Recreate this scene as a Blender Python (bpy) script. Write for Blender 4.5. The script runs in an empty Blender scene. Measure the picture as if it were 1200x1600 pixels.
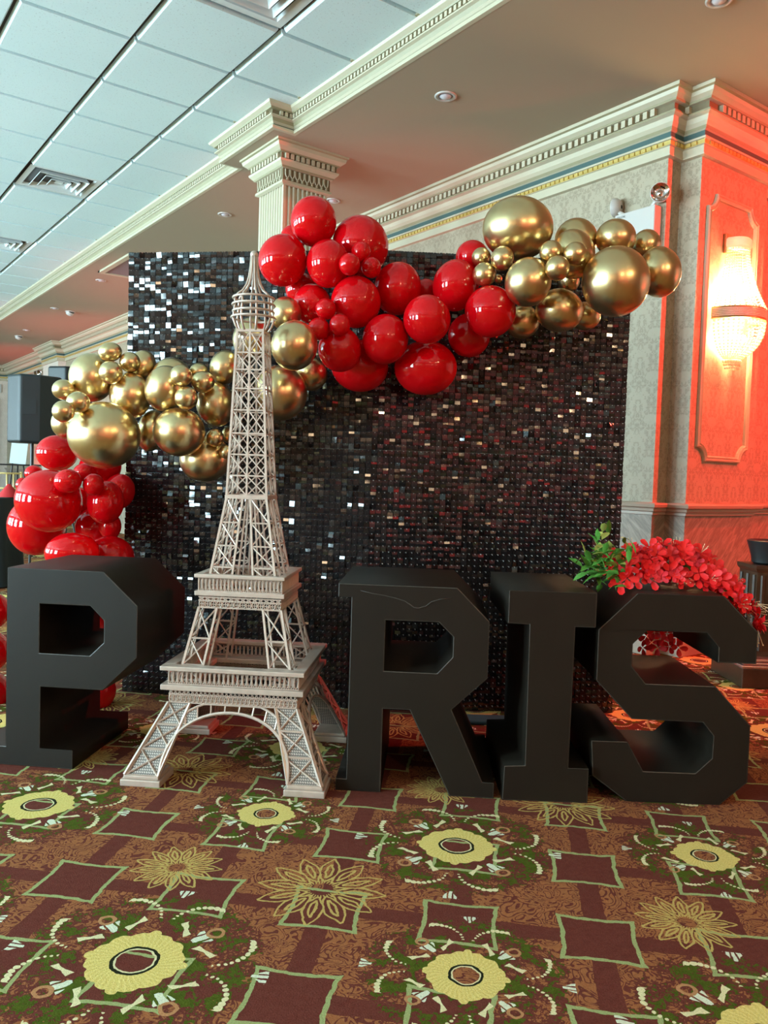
import bpy, bmesh, math, random
import numpy as np
from mathutils import Vector, Matrix

# ------------------------------------------------------------------ camera, world, lights, exposure
SC = bpy.context.scene
COL = SC.collection
FPX = 1258.55
CAMZ = 1.05
RX = (0.80371423, 0.00236387, -0.59501079)     # camera matrix rows, recovered from the room's vanishing points
RY = (-0.59418189, 0.05610301, -0.8023717)
RZ = (0.0314852, 0.99842219, 0.04649535)
cam_data = bpy.data.cameras.new('camera')
cam = bpy.data.objects.new('camera', cam_data)
COL.objects.link(cam)
cam.matrix_world = Matrix(((RX[0], RX[1], RX[2], 0), (RY[0], RY[1], RY[2], 0), (RZ[0], RZ[1], RZ[2], CAMZ), (0, 0, 0, 1)))
cam_data.sensor_fit = 'VERTICAL'
cam_data.sensor_height = 36.0
cam_data.lens = 36.0 * FPX / 1600.0
cam_data.clip_start = 0.05
SC.camera = cam

world = bpy.data.worlds.new('world')
SC.world = world
world.use_nodes = True
world.node_tree.nodes['Background'].inputs[0].default_value = (0.75, 0.85, 1.0, 1)
world.node_tree.nodes['Background'].inputs[1].default_value = 0.35

SC.view_settings.view_transform = 'Standard'
SC.view_settings.look = 'None'
SC.view_settings.gamma = 1.0
SC.view_settings.use_curve_mapping = False
SC.view_settings.exposure = 0.45


def light(name, kind, loc, energy, color, target=None, **kw):
    d = bpy.data.lights.new(name, kind)
    d.energy = energy
    d.color = color
    for k, v in kw.items():
        setattr(d, k, v)
    o = bpy.data.objects.new(name, d)
    COL.objects.link(o)
    o.location = loc
    if target is not None:
        o.rotation_euler = (Vector(target) - Vector(loc)).to_track_quat('-Z', 'Y').to_euler()
    return o


# daylight through the windows of the left wall (one area light set in each window opening)
WINDOWS_Y = (2.4, 5.4, 8.4, 11.4, 14.4, 17.4)
for wy in WINDOWS_Y:
    light('window_daylight', 'AREA', (-5.9, wy, 1.75), 350 if wy < 13 else 120, (0.60, 0.89, 1.0), (0, wy, 2.3), shape='RECTANGLE', size=1.5, size_y=2.3)
# warm ballroom lamps hanging behind the camera
LAMPS = ((1.7, -2.6, 2.75), (0.0, -2.2, 2.7), (2.5, -1.9, 2.8))
for lx, ly, lz in LAMPS:
    light('ballroom_lamp', 'POINT', (lx, ly, lz), 46, (1.0, 0.66, 0.37), shadow_soft_size=0.075)
# red stage spots: on the pier, behind the sequin wall, along the far wall
light('red_spot', 'SPOT', (4.98, 1.80, 3.2), 280, (1.0, 0.03, 0.02), (4.72, 2.82, 0.9), spot_size=math.radians(76), spot_blend=0.3, shadow_soft_size=0.02)
light('red_spot', 'SPOT', (5.55, 0.85, 3.0), 400, (1.0, 0.03, 0.02), (4.7, 2.82, 1.8), spot_size=math.radians(80), spot_blend=0.25, shadow_soft_size=0.03)
light('red_uplight', 'SPOT', (3.80, 4.9, 0.15), 95, (1.0, 0.06, 0.10), (4.08, 5.5, 3.2), spot_size=math.radians(64), spot_blend=0.8, shadow_soft_size=0.06)
for ux, uy in ((3.95, 9.4), (3.95, 13.2), (3.95, 17.6)):
    light('red_uplight', 'SPOT', (ux - 0.2, uy, 0.15), 170, (1.0, 0.07, 0.1), (4.22, uy + 0.5, 2.4), spot_size=math.radians(80), spot_blend=0.9, shadow_soft_size=0.06)

for ux, uy in ((7.3, -1.5), (-2.7, -4.6), (-1.1, -4.6), (0.5, -4.6)):
    light('red_uplight', 'SPOT', (ux, uy, 0.15), 420, (1.0, 0.03, 0.03), (ux + (0.6 if ux > 7 else 0), uy - (0.0 if ux > 7 else 0.38), 1.8), spot_size=math.radians(90), spot_blend=0.8, shadow_soft_size=0.06)
# warm lights without fixtures, added for tan glints in the sequins
for lx, ly in ((-5.75, -3.2), (-5.75, -1.6), (-5.75, 0.0), (-3.4, -4.75), (-1.8, -4.75), (-0.2, -4.75), (1.6, -4.75)):
    light('glint_fill', 'POINT', (lx, ly, 2.0), 14 if ly > -4 else 7, (1.0, 0.70, 0.42), shadow_soft_size=0.16)

# ------------------------------------------------------------------ projective helpers (pixel of the photograph -> point of the room)
CAMP = np.array([0, 0, CAMZ])
RM = np.array([RX, RY, RZ])
FW = RM @ np.array([0, 0, -1.0])
RIGHT = np.array([RM[0][0], RM[1][0], 0.0]); RIGHT /= np.linalg.norm(RIGHT)
FWD = np.array([-RIGHT[1], RIGHT[0], 0.0])


def ray(px, py):
    v = RM @ np.array([px - 600.0, -(py - 800.0), -FPX])
    return v / np.linalg.norm(v)


def atd(px, py, depth):
    r = ray(px, py)
    return CAMP + r * depth / float(r @ FW)


def onz(px, py, z):
    r = ray(px, py)
    return CAMP + r * (z - CAMZ) / r[2]


# ------------------------------------------------------------------ node-expression helper
class N:
    """A value socket with arithmetic: builds Math nodes."""
    nt = None

    def __init__(self, s):
        self.s = s

    @staticmethod
    def m(op, *a):
        n = N.nt.nodes.new('ShaderNodeMath')
        n.operation = op
        for i, v in enumerate(a):
            if isinstance(v, N):
                N.nt.links.new(v.s, n.inputs[i])
            else:
                n.inputs[i].default_value = float(v)
        return N(n.outputs[0])

    def __add__(s, o): return N.m('ADD', s, o)
    def __radd__(s, o): return N.m('ADD', o, s)
    def __sub__(s, o): return N.m('SUBTRACT', s, o)
    def __rsub__(s, o): return N.m('SUBTRACT', o, s)
    def __mul__(s, o): return N.m('MULTIPLY', s, o)
    def __rmul__(s, o): return N.m('MULTIPLY', o, s)
    def __truediv__(s, o): return N.m('DIVIDE', s, o)
    def __lt__(s, o): return N.m('LESS_THAN', s, o)
    def __gt__(s, o): return N.m('GREATER_THAN', s, o)


def nabs(a): return N.m('ABSOLUTE', a)
def nmin(a, b): return N.m('MINIMUM', a, b)
def nmax(a, b): return N.m('MAXIMUM', a, b)
def nsin(a): return N.m('SINE', a)
def nround(a): return N.m('ROUND', a)
def nfloor(a): return N.m('FLOOR', a)
def nfrac(a): return N.m('FRACT', a)
def nhyp(a, b): return N.m('SQRT', a * a + b * b)
def natan(a, b): return N.m('ARCTAN2', a, b)


def nmix(fac, a, b):
    n = N.nt.nodes.new('ShaderNodeMix')
    n.data_type = 'RGBA'
    for i, v in ((0, fac), (6, a), (7, b)):
        if isinstance(v, N):
            N.nt.links.new(v.s, n.inputs[i])
        elif isinstance(v, (tuple, list)):
            n.inputs[i].default_value = (*v[:3], 1)
        else:
            n.inputs[i].default_value = v
    return N(n.outputs[2])


def nnoise(scale, detail=2.0, rough=0.5, vec=None, dist=0.0):
    n = N.nt.nodes.new('ShaderNodeTexNoise')
    n.inputs['Scale'].default_value = scale
    n.inputs['Detail'].default_value = detail
    n.inputs['Roughness'].default_value = rough
    n.inputs['Distortion'].default_value = dist
    if vec is not None:
        N.nt.links.new(vec.s, n.inputs['Vector'])
    return N(n.outputs['Fac'])


def ncombine(x, y, z=0.0):
    n = N.nt.nodes.new('ShaderNodeCombineXYZ')
    for i, v in enumerate((x, y, z)):
        if isinstance(v, N):
            N.nt.links.new(v.s, n.inputs[i])
        else:
            n.inputs[i].default_value = v
    return N(n.outputs[0])


def nposition(object_space=False):
    if object_space:
        g = N.nt.nodes.new('ShaderNodeTexCoord').outputs['Object']
    else:
        g = N.nt.nodes.new('ShaderNodeNewGeometry').outputs['Position']
    s = N.nt.nodes.new('ShaderNodeSeparateXYZ')
    N.nt.links.new(g, s.inputs[0])
    return N(g), N(s.outputs[0]), N(s.outputs[1]), N(s.outputs[2])


def new_mat(name):
    m = bpy.data.materials.new(name)
    m.use_nodes = True
    N.nt = m.node_tree
    b = m.node_tree.nodes['Principled BSDF']
    return m, b


def bump(b, height, strength=0.3, distance=0.01):
    n = N.nt.nodes.new('ShaderNodeBump')
    n.inputs['Strength'].default_value = strength
    n.inputs['Distance'].default_value = distance
    N.nt.links.new(height.s, n.inputs['Height'])
    N.nt.links.new(n.outputs[0], b.inputs['Normal'])


def simple(name, col, rough=0.5, metal=0.0, var=0.08, scale=9.0, bmp=0.0, emit=None, obj=True, **kw):
    """Principled surface with a little noise in colour (and, if asked, relief)."""
    m, b = new_mat(name)
    v = nposition(obj)[0]
    f = nnoise(scale, 3, 0.55, v)
    lo = tuple(max(0, c * (1 - var)) for c in col)
    hi = tuple(min(1, c * (1 + var)) for c in col)
    c = nmix(f, lo, hi)
    N.nt.links.new(c.s, b.inputs['Base Color'])
    b.inputs['Roughness'].default_value = rough
    b.inputs['Metallic'].default_value = metal
    if bmp:
        bump(b, nnoise(scale * 4, 2, 0.5, v), bmp, 0.004)
    if emit:
        b.inputs['Emission Color'].default_value = (*emit[0], 1)
        b.inputs['Emission Strength'].default_value = emit[1]
    for k, val in kw.items():
        b.inputs[k.replace('_', ' ')].default_value = val
    return m


# ------------------------------------------------------------------ materials
def carpet_material():
    m, b = new_mat('patterned_carpet')
    P, X, Y, Z = nposition()
    wob = (nnoise(38, 2, 0.5, P) - 0.5) * 0.012
    wob2 = (nnoise(31, 2, 0.5, P) - 0.5) * 0.012
    X = X + wob
    Y = Y + wob2
    K = math.sqrt(0.5)
    PS, PT = 0.342, 0.3215
    S = (X + Y) * (K / PS)
    T = (X - Y) * (K / PT)

    def fold(s0, t0):
        s = S - s0
        t = T - t0
        a = (s + t) * 0.25
        c = (s - t) * 0.25
        a = a - nround(a)
        c = c - nround(c)
        return (a + c) * (2 * PS), (a - c) * (2 * PT)

    # diamond grid
    ms = (nfrac(S - 0.44 + 0.5) - 0.5) * PS
    mt = (nfrac(T - 0.79 + 0.5) - 0.5) * PT
    ams, amt = nabs(ms), nabs(mt)
    big, small = nmax(ams, amt), nmin(ams, amt)
    sq = big + 0.007 - small * small * 0.95
    maroon, maroon2 = (0.115, 0.027, 0.020), (0.185, 0.055, 0.038)
    brown, brown2 = (0.43, 0.175, 0.068), (0.27, 0.095, 0.038)
    green = (0.045, 0.062, 0.008)
    line = (0.36, 0.42, 0.17)
    yellow, yellow2 = (0.92, 0.77, 0.29), (0.66, 0.50, 0.12)
    cream, pale = (0.80, 0.74, 0.42), (0.75, 0.80, 0.60)
    tan = (0.50, 0.25, 0.11)
    gold = (0.56, 0.40, 0.12)
    # scrolls: warped bands
    fine = nnoise(60, 2, 0.6, P)
    sw = nnoise(15, 1.2, 0.5, P, 2.2)
    scroll = nabs(nfrac(sw * 6.5 + fine * 0.10) - 0.5) < 0.17
    ground = nmix(fine, maroon, maroon2)
    brn = nmix(fine, brown2, brown)
    patch = nmix(scroll, brn, ground)
    stripe = small < 0.027
    col = nmix(stripe, patch, ground)
    col = nmix(sq < 0.086, col, ground)
    a_s, a_t = fold(6.44 + 0.17, -5 + 0.79 - 0.09)
    b_s, b_t = fold(6.44 + 0.43, -3 + 0.79 + 0.08)
    ra, rb = nhyp(a_s, a_t), nhyp(b_s, b_t)
    r_s, r_t = fold(5.44 + 0.25, -2 + 0.79 - 0.09)
    q_s, q_t = fold(5.44 + 0.34, -3 + 0.79 - 0.32)
    # moss around the medallions
    moss = nnoise(17, 3, 0.65, P)
    zone = nmax(ra + (moss - 0.5) * 0.25 < 0.275, rb + (moss - 0.5) * 0.25 < 0.225)
    moss2 = moss + (nnoise(110, 2, 0.6, P) - 0.5) * 0.42
    col = nmix(zone * (moss2 > 0.44), col, ground)
    col = nmix(zone * (moss2 > 0.535), col, nmix(fine, green, (0.11, 0.15, 0.018)))
    # diamond outline
    col = nmix((nabs(sq - 0.0875) < 0.0052) * (big < 0.096), col, line)

    def rosette(ds, dt, R, lw, np_, c):
        nonlocal col
        r = nhyp(ds, dt)
        th = natan(dt, ds)
        for k, (RR, r0, off, wd) in enumerate(((R, 0.22, 0.0, 0.52), (R * 0.80, 0.42, 0.0, 0.17))):
            sec = 2 * math.pi / np_
            ph = (nfrac(th * (1 / sec) + 0.5 + off) - 0.5) * sec
            lat = nabs(nsin(ph)) * r
            u = nmax(nmin((r * (1 / RR) - r0) * (1 / (1 - r0)), 1.0), 0.0)
            w = nsin(u * math.pi) * (R * sec * wd * 0.55)
            hit = (nabs(lat - w) < lw) * (r < RR) * (r > RR * r0)
            col = nmix(hit, col, c)
        col = nmix((nabs(r * (1 / R) - 0.23) < 0.055) * (nfrac(th * (28 / (2 * math.pi))) < 0.42), col, c)

    rosette(r_s, r_t, 0.165, 0.0030, 12, gold)
    rosette(q_s, q_t, 0.120, 0.0027, 13, gold)

    def medallion(ds, dt, k, R, centre, hub):
        nonlocal col
        r = nhyp(ds, dt)
        th = natan(dt, ds)
        fx, fy = nabs(ds), nabs(dt)
        hi, lo = nmax(fx, fy), nmin(fx, fy)
        # bead curves: two arcs meeting at the axis, in each of the four directions
        along, side = hi, lo
        cx, cy, rr = 0.155 * k, 0.090 * k, 0.075 * k
        dx, dy = along - cx, side - cy
        ar = nhyp(dx, dy)
        an = natan(dy, dx)
        cell = nfrac(an * (1.0 / 0.19)) - 0.5
        bx = cell * (0.19 * rr)
        by = ar - rr
        size = 0.0030 * k + nmin(side * 0.050, 0.0050)
        bead = (nhyp(bx, by) < size) * (dx > 0.010 * k) * (dy < 0.030 * k)
        col = nmix(bead, col, cream)
        # tulips, bone shapes and ringlets on the diagonals
        d1 = (fx + fy) * K
        d2 = nabs(fx - fy) * K
        tul = (nabs(d1 - 0.148 * k) < 0.020 * k) * (d2 < (d1 - 0.120 * k) * 0.55) * ((nfrac(d2 * (70 / k)) < 0.62))
        col = nmix(tul, col, pale)
        tul2 = (nabs(hi - 0.275 * k) < 0.017 * k) * (lo < (hi - 0.252 * k) * 0.6) * (nfrac(lo * (75 / k) + 0.3) < 0.65)
        col = nmix(tul2, col, pale)
        bone = (nabs(d1 - 0.135 * k - (d2 - 0.05 * k) * 0.35) < (0.004 * k + nabs(d2 - 0.052 * k) * 0.22)) * (nabs(d2 - 0.052 * k) < 0.026 * k)
        col = nmix(bone, col, cream)
        rg = nhyp(d1 - 0.186 * k, d2)
        col = nmix(nabs(rg - 0.0165 * k) < 0.0042 * k, col, tan)
        # the flower
        lobe = nabs(nsin(th * 6.0)) * (0.075 * R)
        four = nmax(nsin(th * 4.0 + math.pi / 2) - 0.86, 0.0) * (1.25 * R)
        edge = lobe + four + R * 0.95
        lum = nabs(nsin(th * 22.0 + r * 90))
        yel = nmix(nnoise(120, 2, 0.6, P) * 0.6 + lum * 0.4, yellow, yellow2)
        col = nmix(r < edge, col, yel)
        col = nmix(r < R * hub, col, (0.022, 0.025, 0.012))
        col = nmix(r < R * (hub - 0.07), col, cream)
        col = nmix(r < R * (hub - 0.11), col, centre)

    medallion(a_s, a_t, 1.0, 0.102, nmix((nabs(sq - 0.0875) < 0.005) * (big < 0.096), ground, line), 0.50)
    medallion(b_s, b_t, 0.78, 0.083, patch, 0.46)
    pile = nnoise(260, 3, 0.75, P)
    col = nmix(nmin(nmax((pile - 0.25) * 1.5, 0.0), 0.9), col, nmix(0.6, col, (0.0, 0.0, 0.0)))
    N.nt.links.new(col.s, b.inputs['Base Color'])
    b.inputs['Roughness'].default_value = 0.95
    b.inputs['Specular IOR Level'].default_value = 0.03
    bump(b, pile, 0.6, 0.004)
    return m


def wallpaper_material(name='damask_wallpaper', c1=(0.40, 0.335, 0.235), c2=(0.26, 0.21, 0.14)):
    m, b = new_mat(name)
    P, X, Y, Z = nposition()
    h = X + Y
    u = h * (1 / 0.19)
    row = nfloor(u * 2.0)
    fu = nabs(nfrac(u) - 0.5) * 2.0
    v = Z * (1 / 0.26)
    fv = nabs(nfrac(v) - 0.5) * 2.0
    d1 = nabs(fu - fv)
    vec = ncombine(fu, nfrac(v) * 2.2, 0.0)
    n1 = nnoise(3.2, 2, 0.55, vec, 0.8)
    n2 = nnoise(6.5, 2, 0.5, vec, 0.6)
    leaf = (n1 + nsin(fu * 9.4) * 0.06 + nsin(d1 * 7.0) * 0.07) > 0.53
    vein = nabs(n2 - 0.5) < 0.035
    f = nmax(leaf * (1.0 - vein), 0.0)
    grain = nnoise(45, 2, 0.6, P)
    col = nmix(f * 0.75 + grain * 0.25, c1, c2)
    N.nt.links.new(col.s, b.inputs['Base Color'])
    b.inputs['Roughness'].default_value = 0.55
    bump(b, f, 0.12, 0.002)
    return m


def wainscot_material():
    m, b = new_mat('marbled_wainscot')
    P, X, Y, Z = nposition()
    h = X + Y
    vec = ncombine((h - Z) * 9.0, (h + Z) * 2.2, 0.0)
    n = nnoise(2.2, 4, 0.65, vec, 1.4)
    col = nmix(nmin(nmax((n - 0.4) * 4.0, 0.0), 1.0), (0.20, 0.155, 0.115), (0.36, 0.29, 0.22))
    N.nt.links.new(col.s, b.inputs['Base Color'])
    b.inputs['Roughness'].default_value = 0.5
    bump(b, n, 0.1, 0.003)
    return m


def tile_material():
    m, b = new_mat('acoustic_tile')
    P, X, Y, Z = nposition()
    n = nnoise(85, 3, 0.7, P)
    big = nnoise(1.3, 2, 0.5, P)
    spots = n > 0.63
    col = nmix(big, (0.64, 0.80, 0.83), (0.70, 0.86, 0.89))
    col = nmix(spots * 0.5, col, (0.36, 0.43, 0.45))
    N.nt.links.new(col.s, b.inputs['Base Color'])
    b.inputs['Roughness'].default_value = 0.9
    bump(b, n, 0.15, 0.002)
    return m


def sequin_material():
    m, b = new_mat('black_sequin')
    P, X, Y, Z = nposition()
    b.inputs['Base Color'].default_value = (0.006, 0.006, 0.007, 1)
    n = nnoise(13, 1, 0.5, P)
    c = nmix(n, (0.004, 0.004, 0.005), (0.02, 0.018, 0.018))
    N.nt.links.new(c.s, b.inputs['Base Color'])
    b.inputs['Roughness'].default_value = 0.06
    b.inputs['IOR'].default_value = 1.6
    return m


def mesh_panel_material():
    """pierced, woven-looking sheet of the model tower's lower legs"""
    m, b = new_mat('woven_metal_sheet')
    P, X, Y, Z = nposition(True)
    u = (X + Y) * (1 / 0.0078)
    v = Z * (1 / 0.0078)
    w = nmax(nabs(nfrac(u + nfloor(v) * 0.5) - 0.5), nabs(nfrac(v) - 0.5))
    hole = w > 0.36
    col = nmix(hole, (0.44, 0.39, 0.34), (0.08, 0.075, 0.07))
    N.nt.links.new(col.s, b.inputs['Base Color'])
    b.inputs['Roughness'].default_value = 0.45
    b.inputs['Metallic'].default_value = 0.35
    bump(b, 1.0 - hole, 0.5, 0.003)
    return m


def red_balloon_material():
    m, b = new_mat('red_latex')
    v = nposition(True)[0]
    c = nmix(nnoise(2.0, 2, 0.5, v), (0.58, 0.0015, 0.004), (0.68, 0.003, 0.008))
    N.nt.links.new(c.s, b.inputs['Base Color'])
    b.inputs['Roughness'].default_value = 0.035
    b.inputs['IOR'].default_value = 1.5
    tr = N.nt.nodes.new('ShaderNodeBsdfTranslucent')
    tr.inputs[0].default_value = (0.75, 0.003, 0.008, 1)
    mx = N.nt.nodes.new('ShaderNodeMixShader')
    mx.inputs[0].default_value = 0.22
    out = N.nt.nodes['Material Output']
    N.nt.links.new(b.outputs[0], mx.inputs[1])
    N.nt.links.new(tr.outputs[0], mx.inputs[2])
    N.nt.links.new(mx.outputs[0], out.inputs['Surface'])
    return m


def crystal_material():
    m, b = new_mat('cut_crystal')
    v = nposition(True)[0]
    c = nmix(nnoise(60, 1, 0.5, v), (0.95, 0.90, 0.80), (1.0, 0.98, 0.94))
    N.nt.links.new(c.s, b.inputs['Base Color'])
    b.inputs['Roughness'].default_value = 0.12
    tr = N.nt.nodes.new('ShaderNodeBsdfTranslucent')
    tr.inputs[0].default_value = (1.0, 0.95, 0.85, 1)
    mx = N.nt.nodes.new('ShaderNodeMixShader')
    mx.inputs[0].default_value = 0.55
    out = N.nt.nodes['Material Output']
    N.nt.links.new(b.outputs[0], mx.inputs[1])
    N.nt.links.new(tr.outputs[0], mx.inputs[2])
    N.nt.links.new(mx.outputs[0], out.inputs['Surface'])
    return m


M = dict(
    carpet=carpet_material(), wallpaper=wallpaper_material(), wainscot=wainscot_material(), tile=tile_material(),
    plaster=simple('soffit_plaster', (0.385, 0.30, 0.215), 0.85, var=0.03, scale=1.2, obj=False),
    darkback=simple('dark_unseen_wall', (0.20, 0.10, 0.07), 0.5, var=0.3, scale=3, obj=False),  # unseen back wall made dark to cut fill light on front faces
    farwall=wallpaper_material('pale_wallpaper', (0.70, 0.60, 0.52), (0.62, 0.52, 0.44)),
    trim=simple('cream_trim', (0.50, 0.45, 0.325), 0.42, var=0.06, scale=14, obj=False),
    trim_dark=simple('recess_shade_trim', (0.17, 0.13, 0.07), 0.5, var=0.12, scale=20, obj=False),  # shade behind dentils and egg-and-dart, put into the colour for contrast
    olive=simple('olive_trim', (0.30, 0.27, 0.16), 0.45, var=0.1, scale=20, obj=False),  # darker olive strips along the mouldings
    teal=simple('teal_band', (0.045, 0.095, 0.09), 0.5, var=0.05, obj=False),
    gilt=simple('gilt_bead', (0.66, 0.50, 0.16), 0.35, 0.5, var=0.15, scale=30, obj=False),
    railwood=simple('painted_rail', (0.36, 0.28, 0.21), 0.4, var=0.06, obj=False),
    grid=simple('ceiling_grid', (0.055, 0.042, 0.038), 0.5, obj=False),
    ventw=simple('vent_enamel', (0.70, 0.76, 0.77), 0.4, var=0.03),
    dark=simple('dark_cavity', (0.012, 0.012, 0.013), 0.8),
    hatch=simple('grey_hatch', (0.20, 0.17, 0.19), 0.6),
    white=simple('white_enamel', (0.50, 0.475, 0.44), 0.35, var=0.02),
    chrome=simple('mirror_reflector', (0.75, 0.70, 0.70), 0.06, 1.0, var=0.02),
    letter=simple('black_paint', (0.0115, 0.0085, 0.0055), 0.50, var=0.25, scale=7, bmp=0.10, Specular_IOR_Level=0.25),
    scuff_glint=simple('scuffed_bright_edge', (0.045, 0.040, 0.032), 0.45, var=0.8, scale=40),  # scuffs and edge highlight together, put into a paler bevel colour
    crease=simple('creased_paint', (0.045, 0.040, 0.034), 0.5, var=0.2),
    red=red_balloon_material(),
    gold=simple('chrome_gold', (0.72, 0.55, 0.29), 0.28, 1.0, var=0.03, scale=3),
    sequin=sequin_material(),
    backing=simple('black_backing', (0.006, 0.006, 0.007), 0.6),
    peg=simple('clear_peg', (0.88, 0.87, 0.85), 0.3, var=0.05),
    pole=simple('black_metal', (0.015, 0.015, 0.016), 0.35),
    tower=simple('antique_silver', (0.52, 0.42, 0.35), 0.40, 0.30, var=0.22, scale=28),
    sheet=mesh_panel_material(),
    crystal=crystal_material(),
    bulb=simple('lit_bulb', (1, 0.9, 0.7), 0.4, emit=((1.0, 0.74, 0.38), 220.0)),
    brass=simple('old_brass', (0.45, 0.34, 0.16), 0.3, 0.8, var=0.2, scale=40),
    petal=simple('red_petal', (0.80, 0.008, 0.012), 0.6, var=0.35, scale=25),
    petal2=simple('rose_petal', (0.72, 0.030, 0.060), 0.6, var=0.3, scale=25),
    leaf=simple('green_leaf', (0.07, 0.22, 0.03), 0.45, var=0.5, scale=18),
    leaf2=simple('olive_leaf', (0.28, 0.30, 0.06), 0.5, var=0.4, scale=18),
    stamen=simple('pale_stamen', (0.75, 0.60, 0.38), 0.6, var=0.2),
    speaker=simple('speaker_plastic', (0.008, 0.012, 0.014), 0.45, var=0.2, scale=16),
    grille=simple('speaker_grille', (0.012, 0.013, 0.014), 0.6),
    cloth=simple('black_tablecloth', (0.012, 0.018, 0.020), 0.8, var=0.3),
    curtain=simple('black_curtain', (0.010, 0.011, 0.016), 0.85),
    chairgold=simple('gold_chair', (0.70, 0.52, 0.22), 0.35, 0.4),
    paper=simple('white_card', (0.72, 0.80, 0.82), 0.7, var=0.03),
    napkin=simple('red_napkin', (0.45, 0.01, 0.012), 0.8),
    darkwood=simple('dark_wood', (0.055, 0.030, 0.016), 0.35, var=0.5, scale=22),
    silver=simple('silver_moulding', (0.55, 0.54, 0.52), 0.25, 0.9, var=0.1),
    tealcloth=simple('teal_fabric', (0.02, 0.11, 0.13), 0.6, var=0.3),
    pane=simple('bright_window_pane', (0.9, 0.95, 1.0), 0.3, emit=((0.78, 0.92, 1.0), 3.5)),
    lamp=simple('lamp_glass', (1, 0.85, 0.6), 0.4, emit=((1.0, 0.70, 0.38), 6.0)),
    downlight=simple('downlight_lens', (0.55, 0.52, 0.55), 0.15, var=0.05),
    ink=simple('black_ink', (0.02, 0.02, 0.02), 0.6),
)


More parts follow.
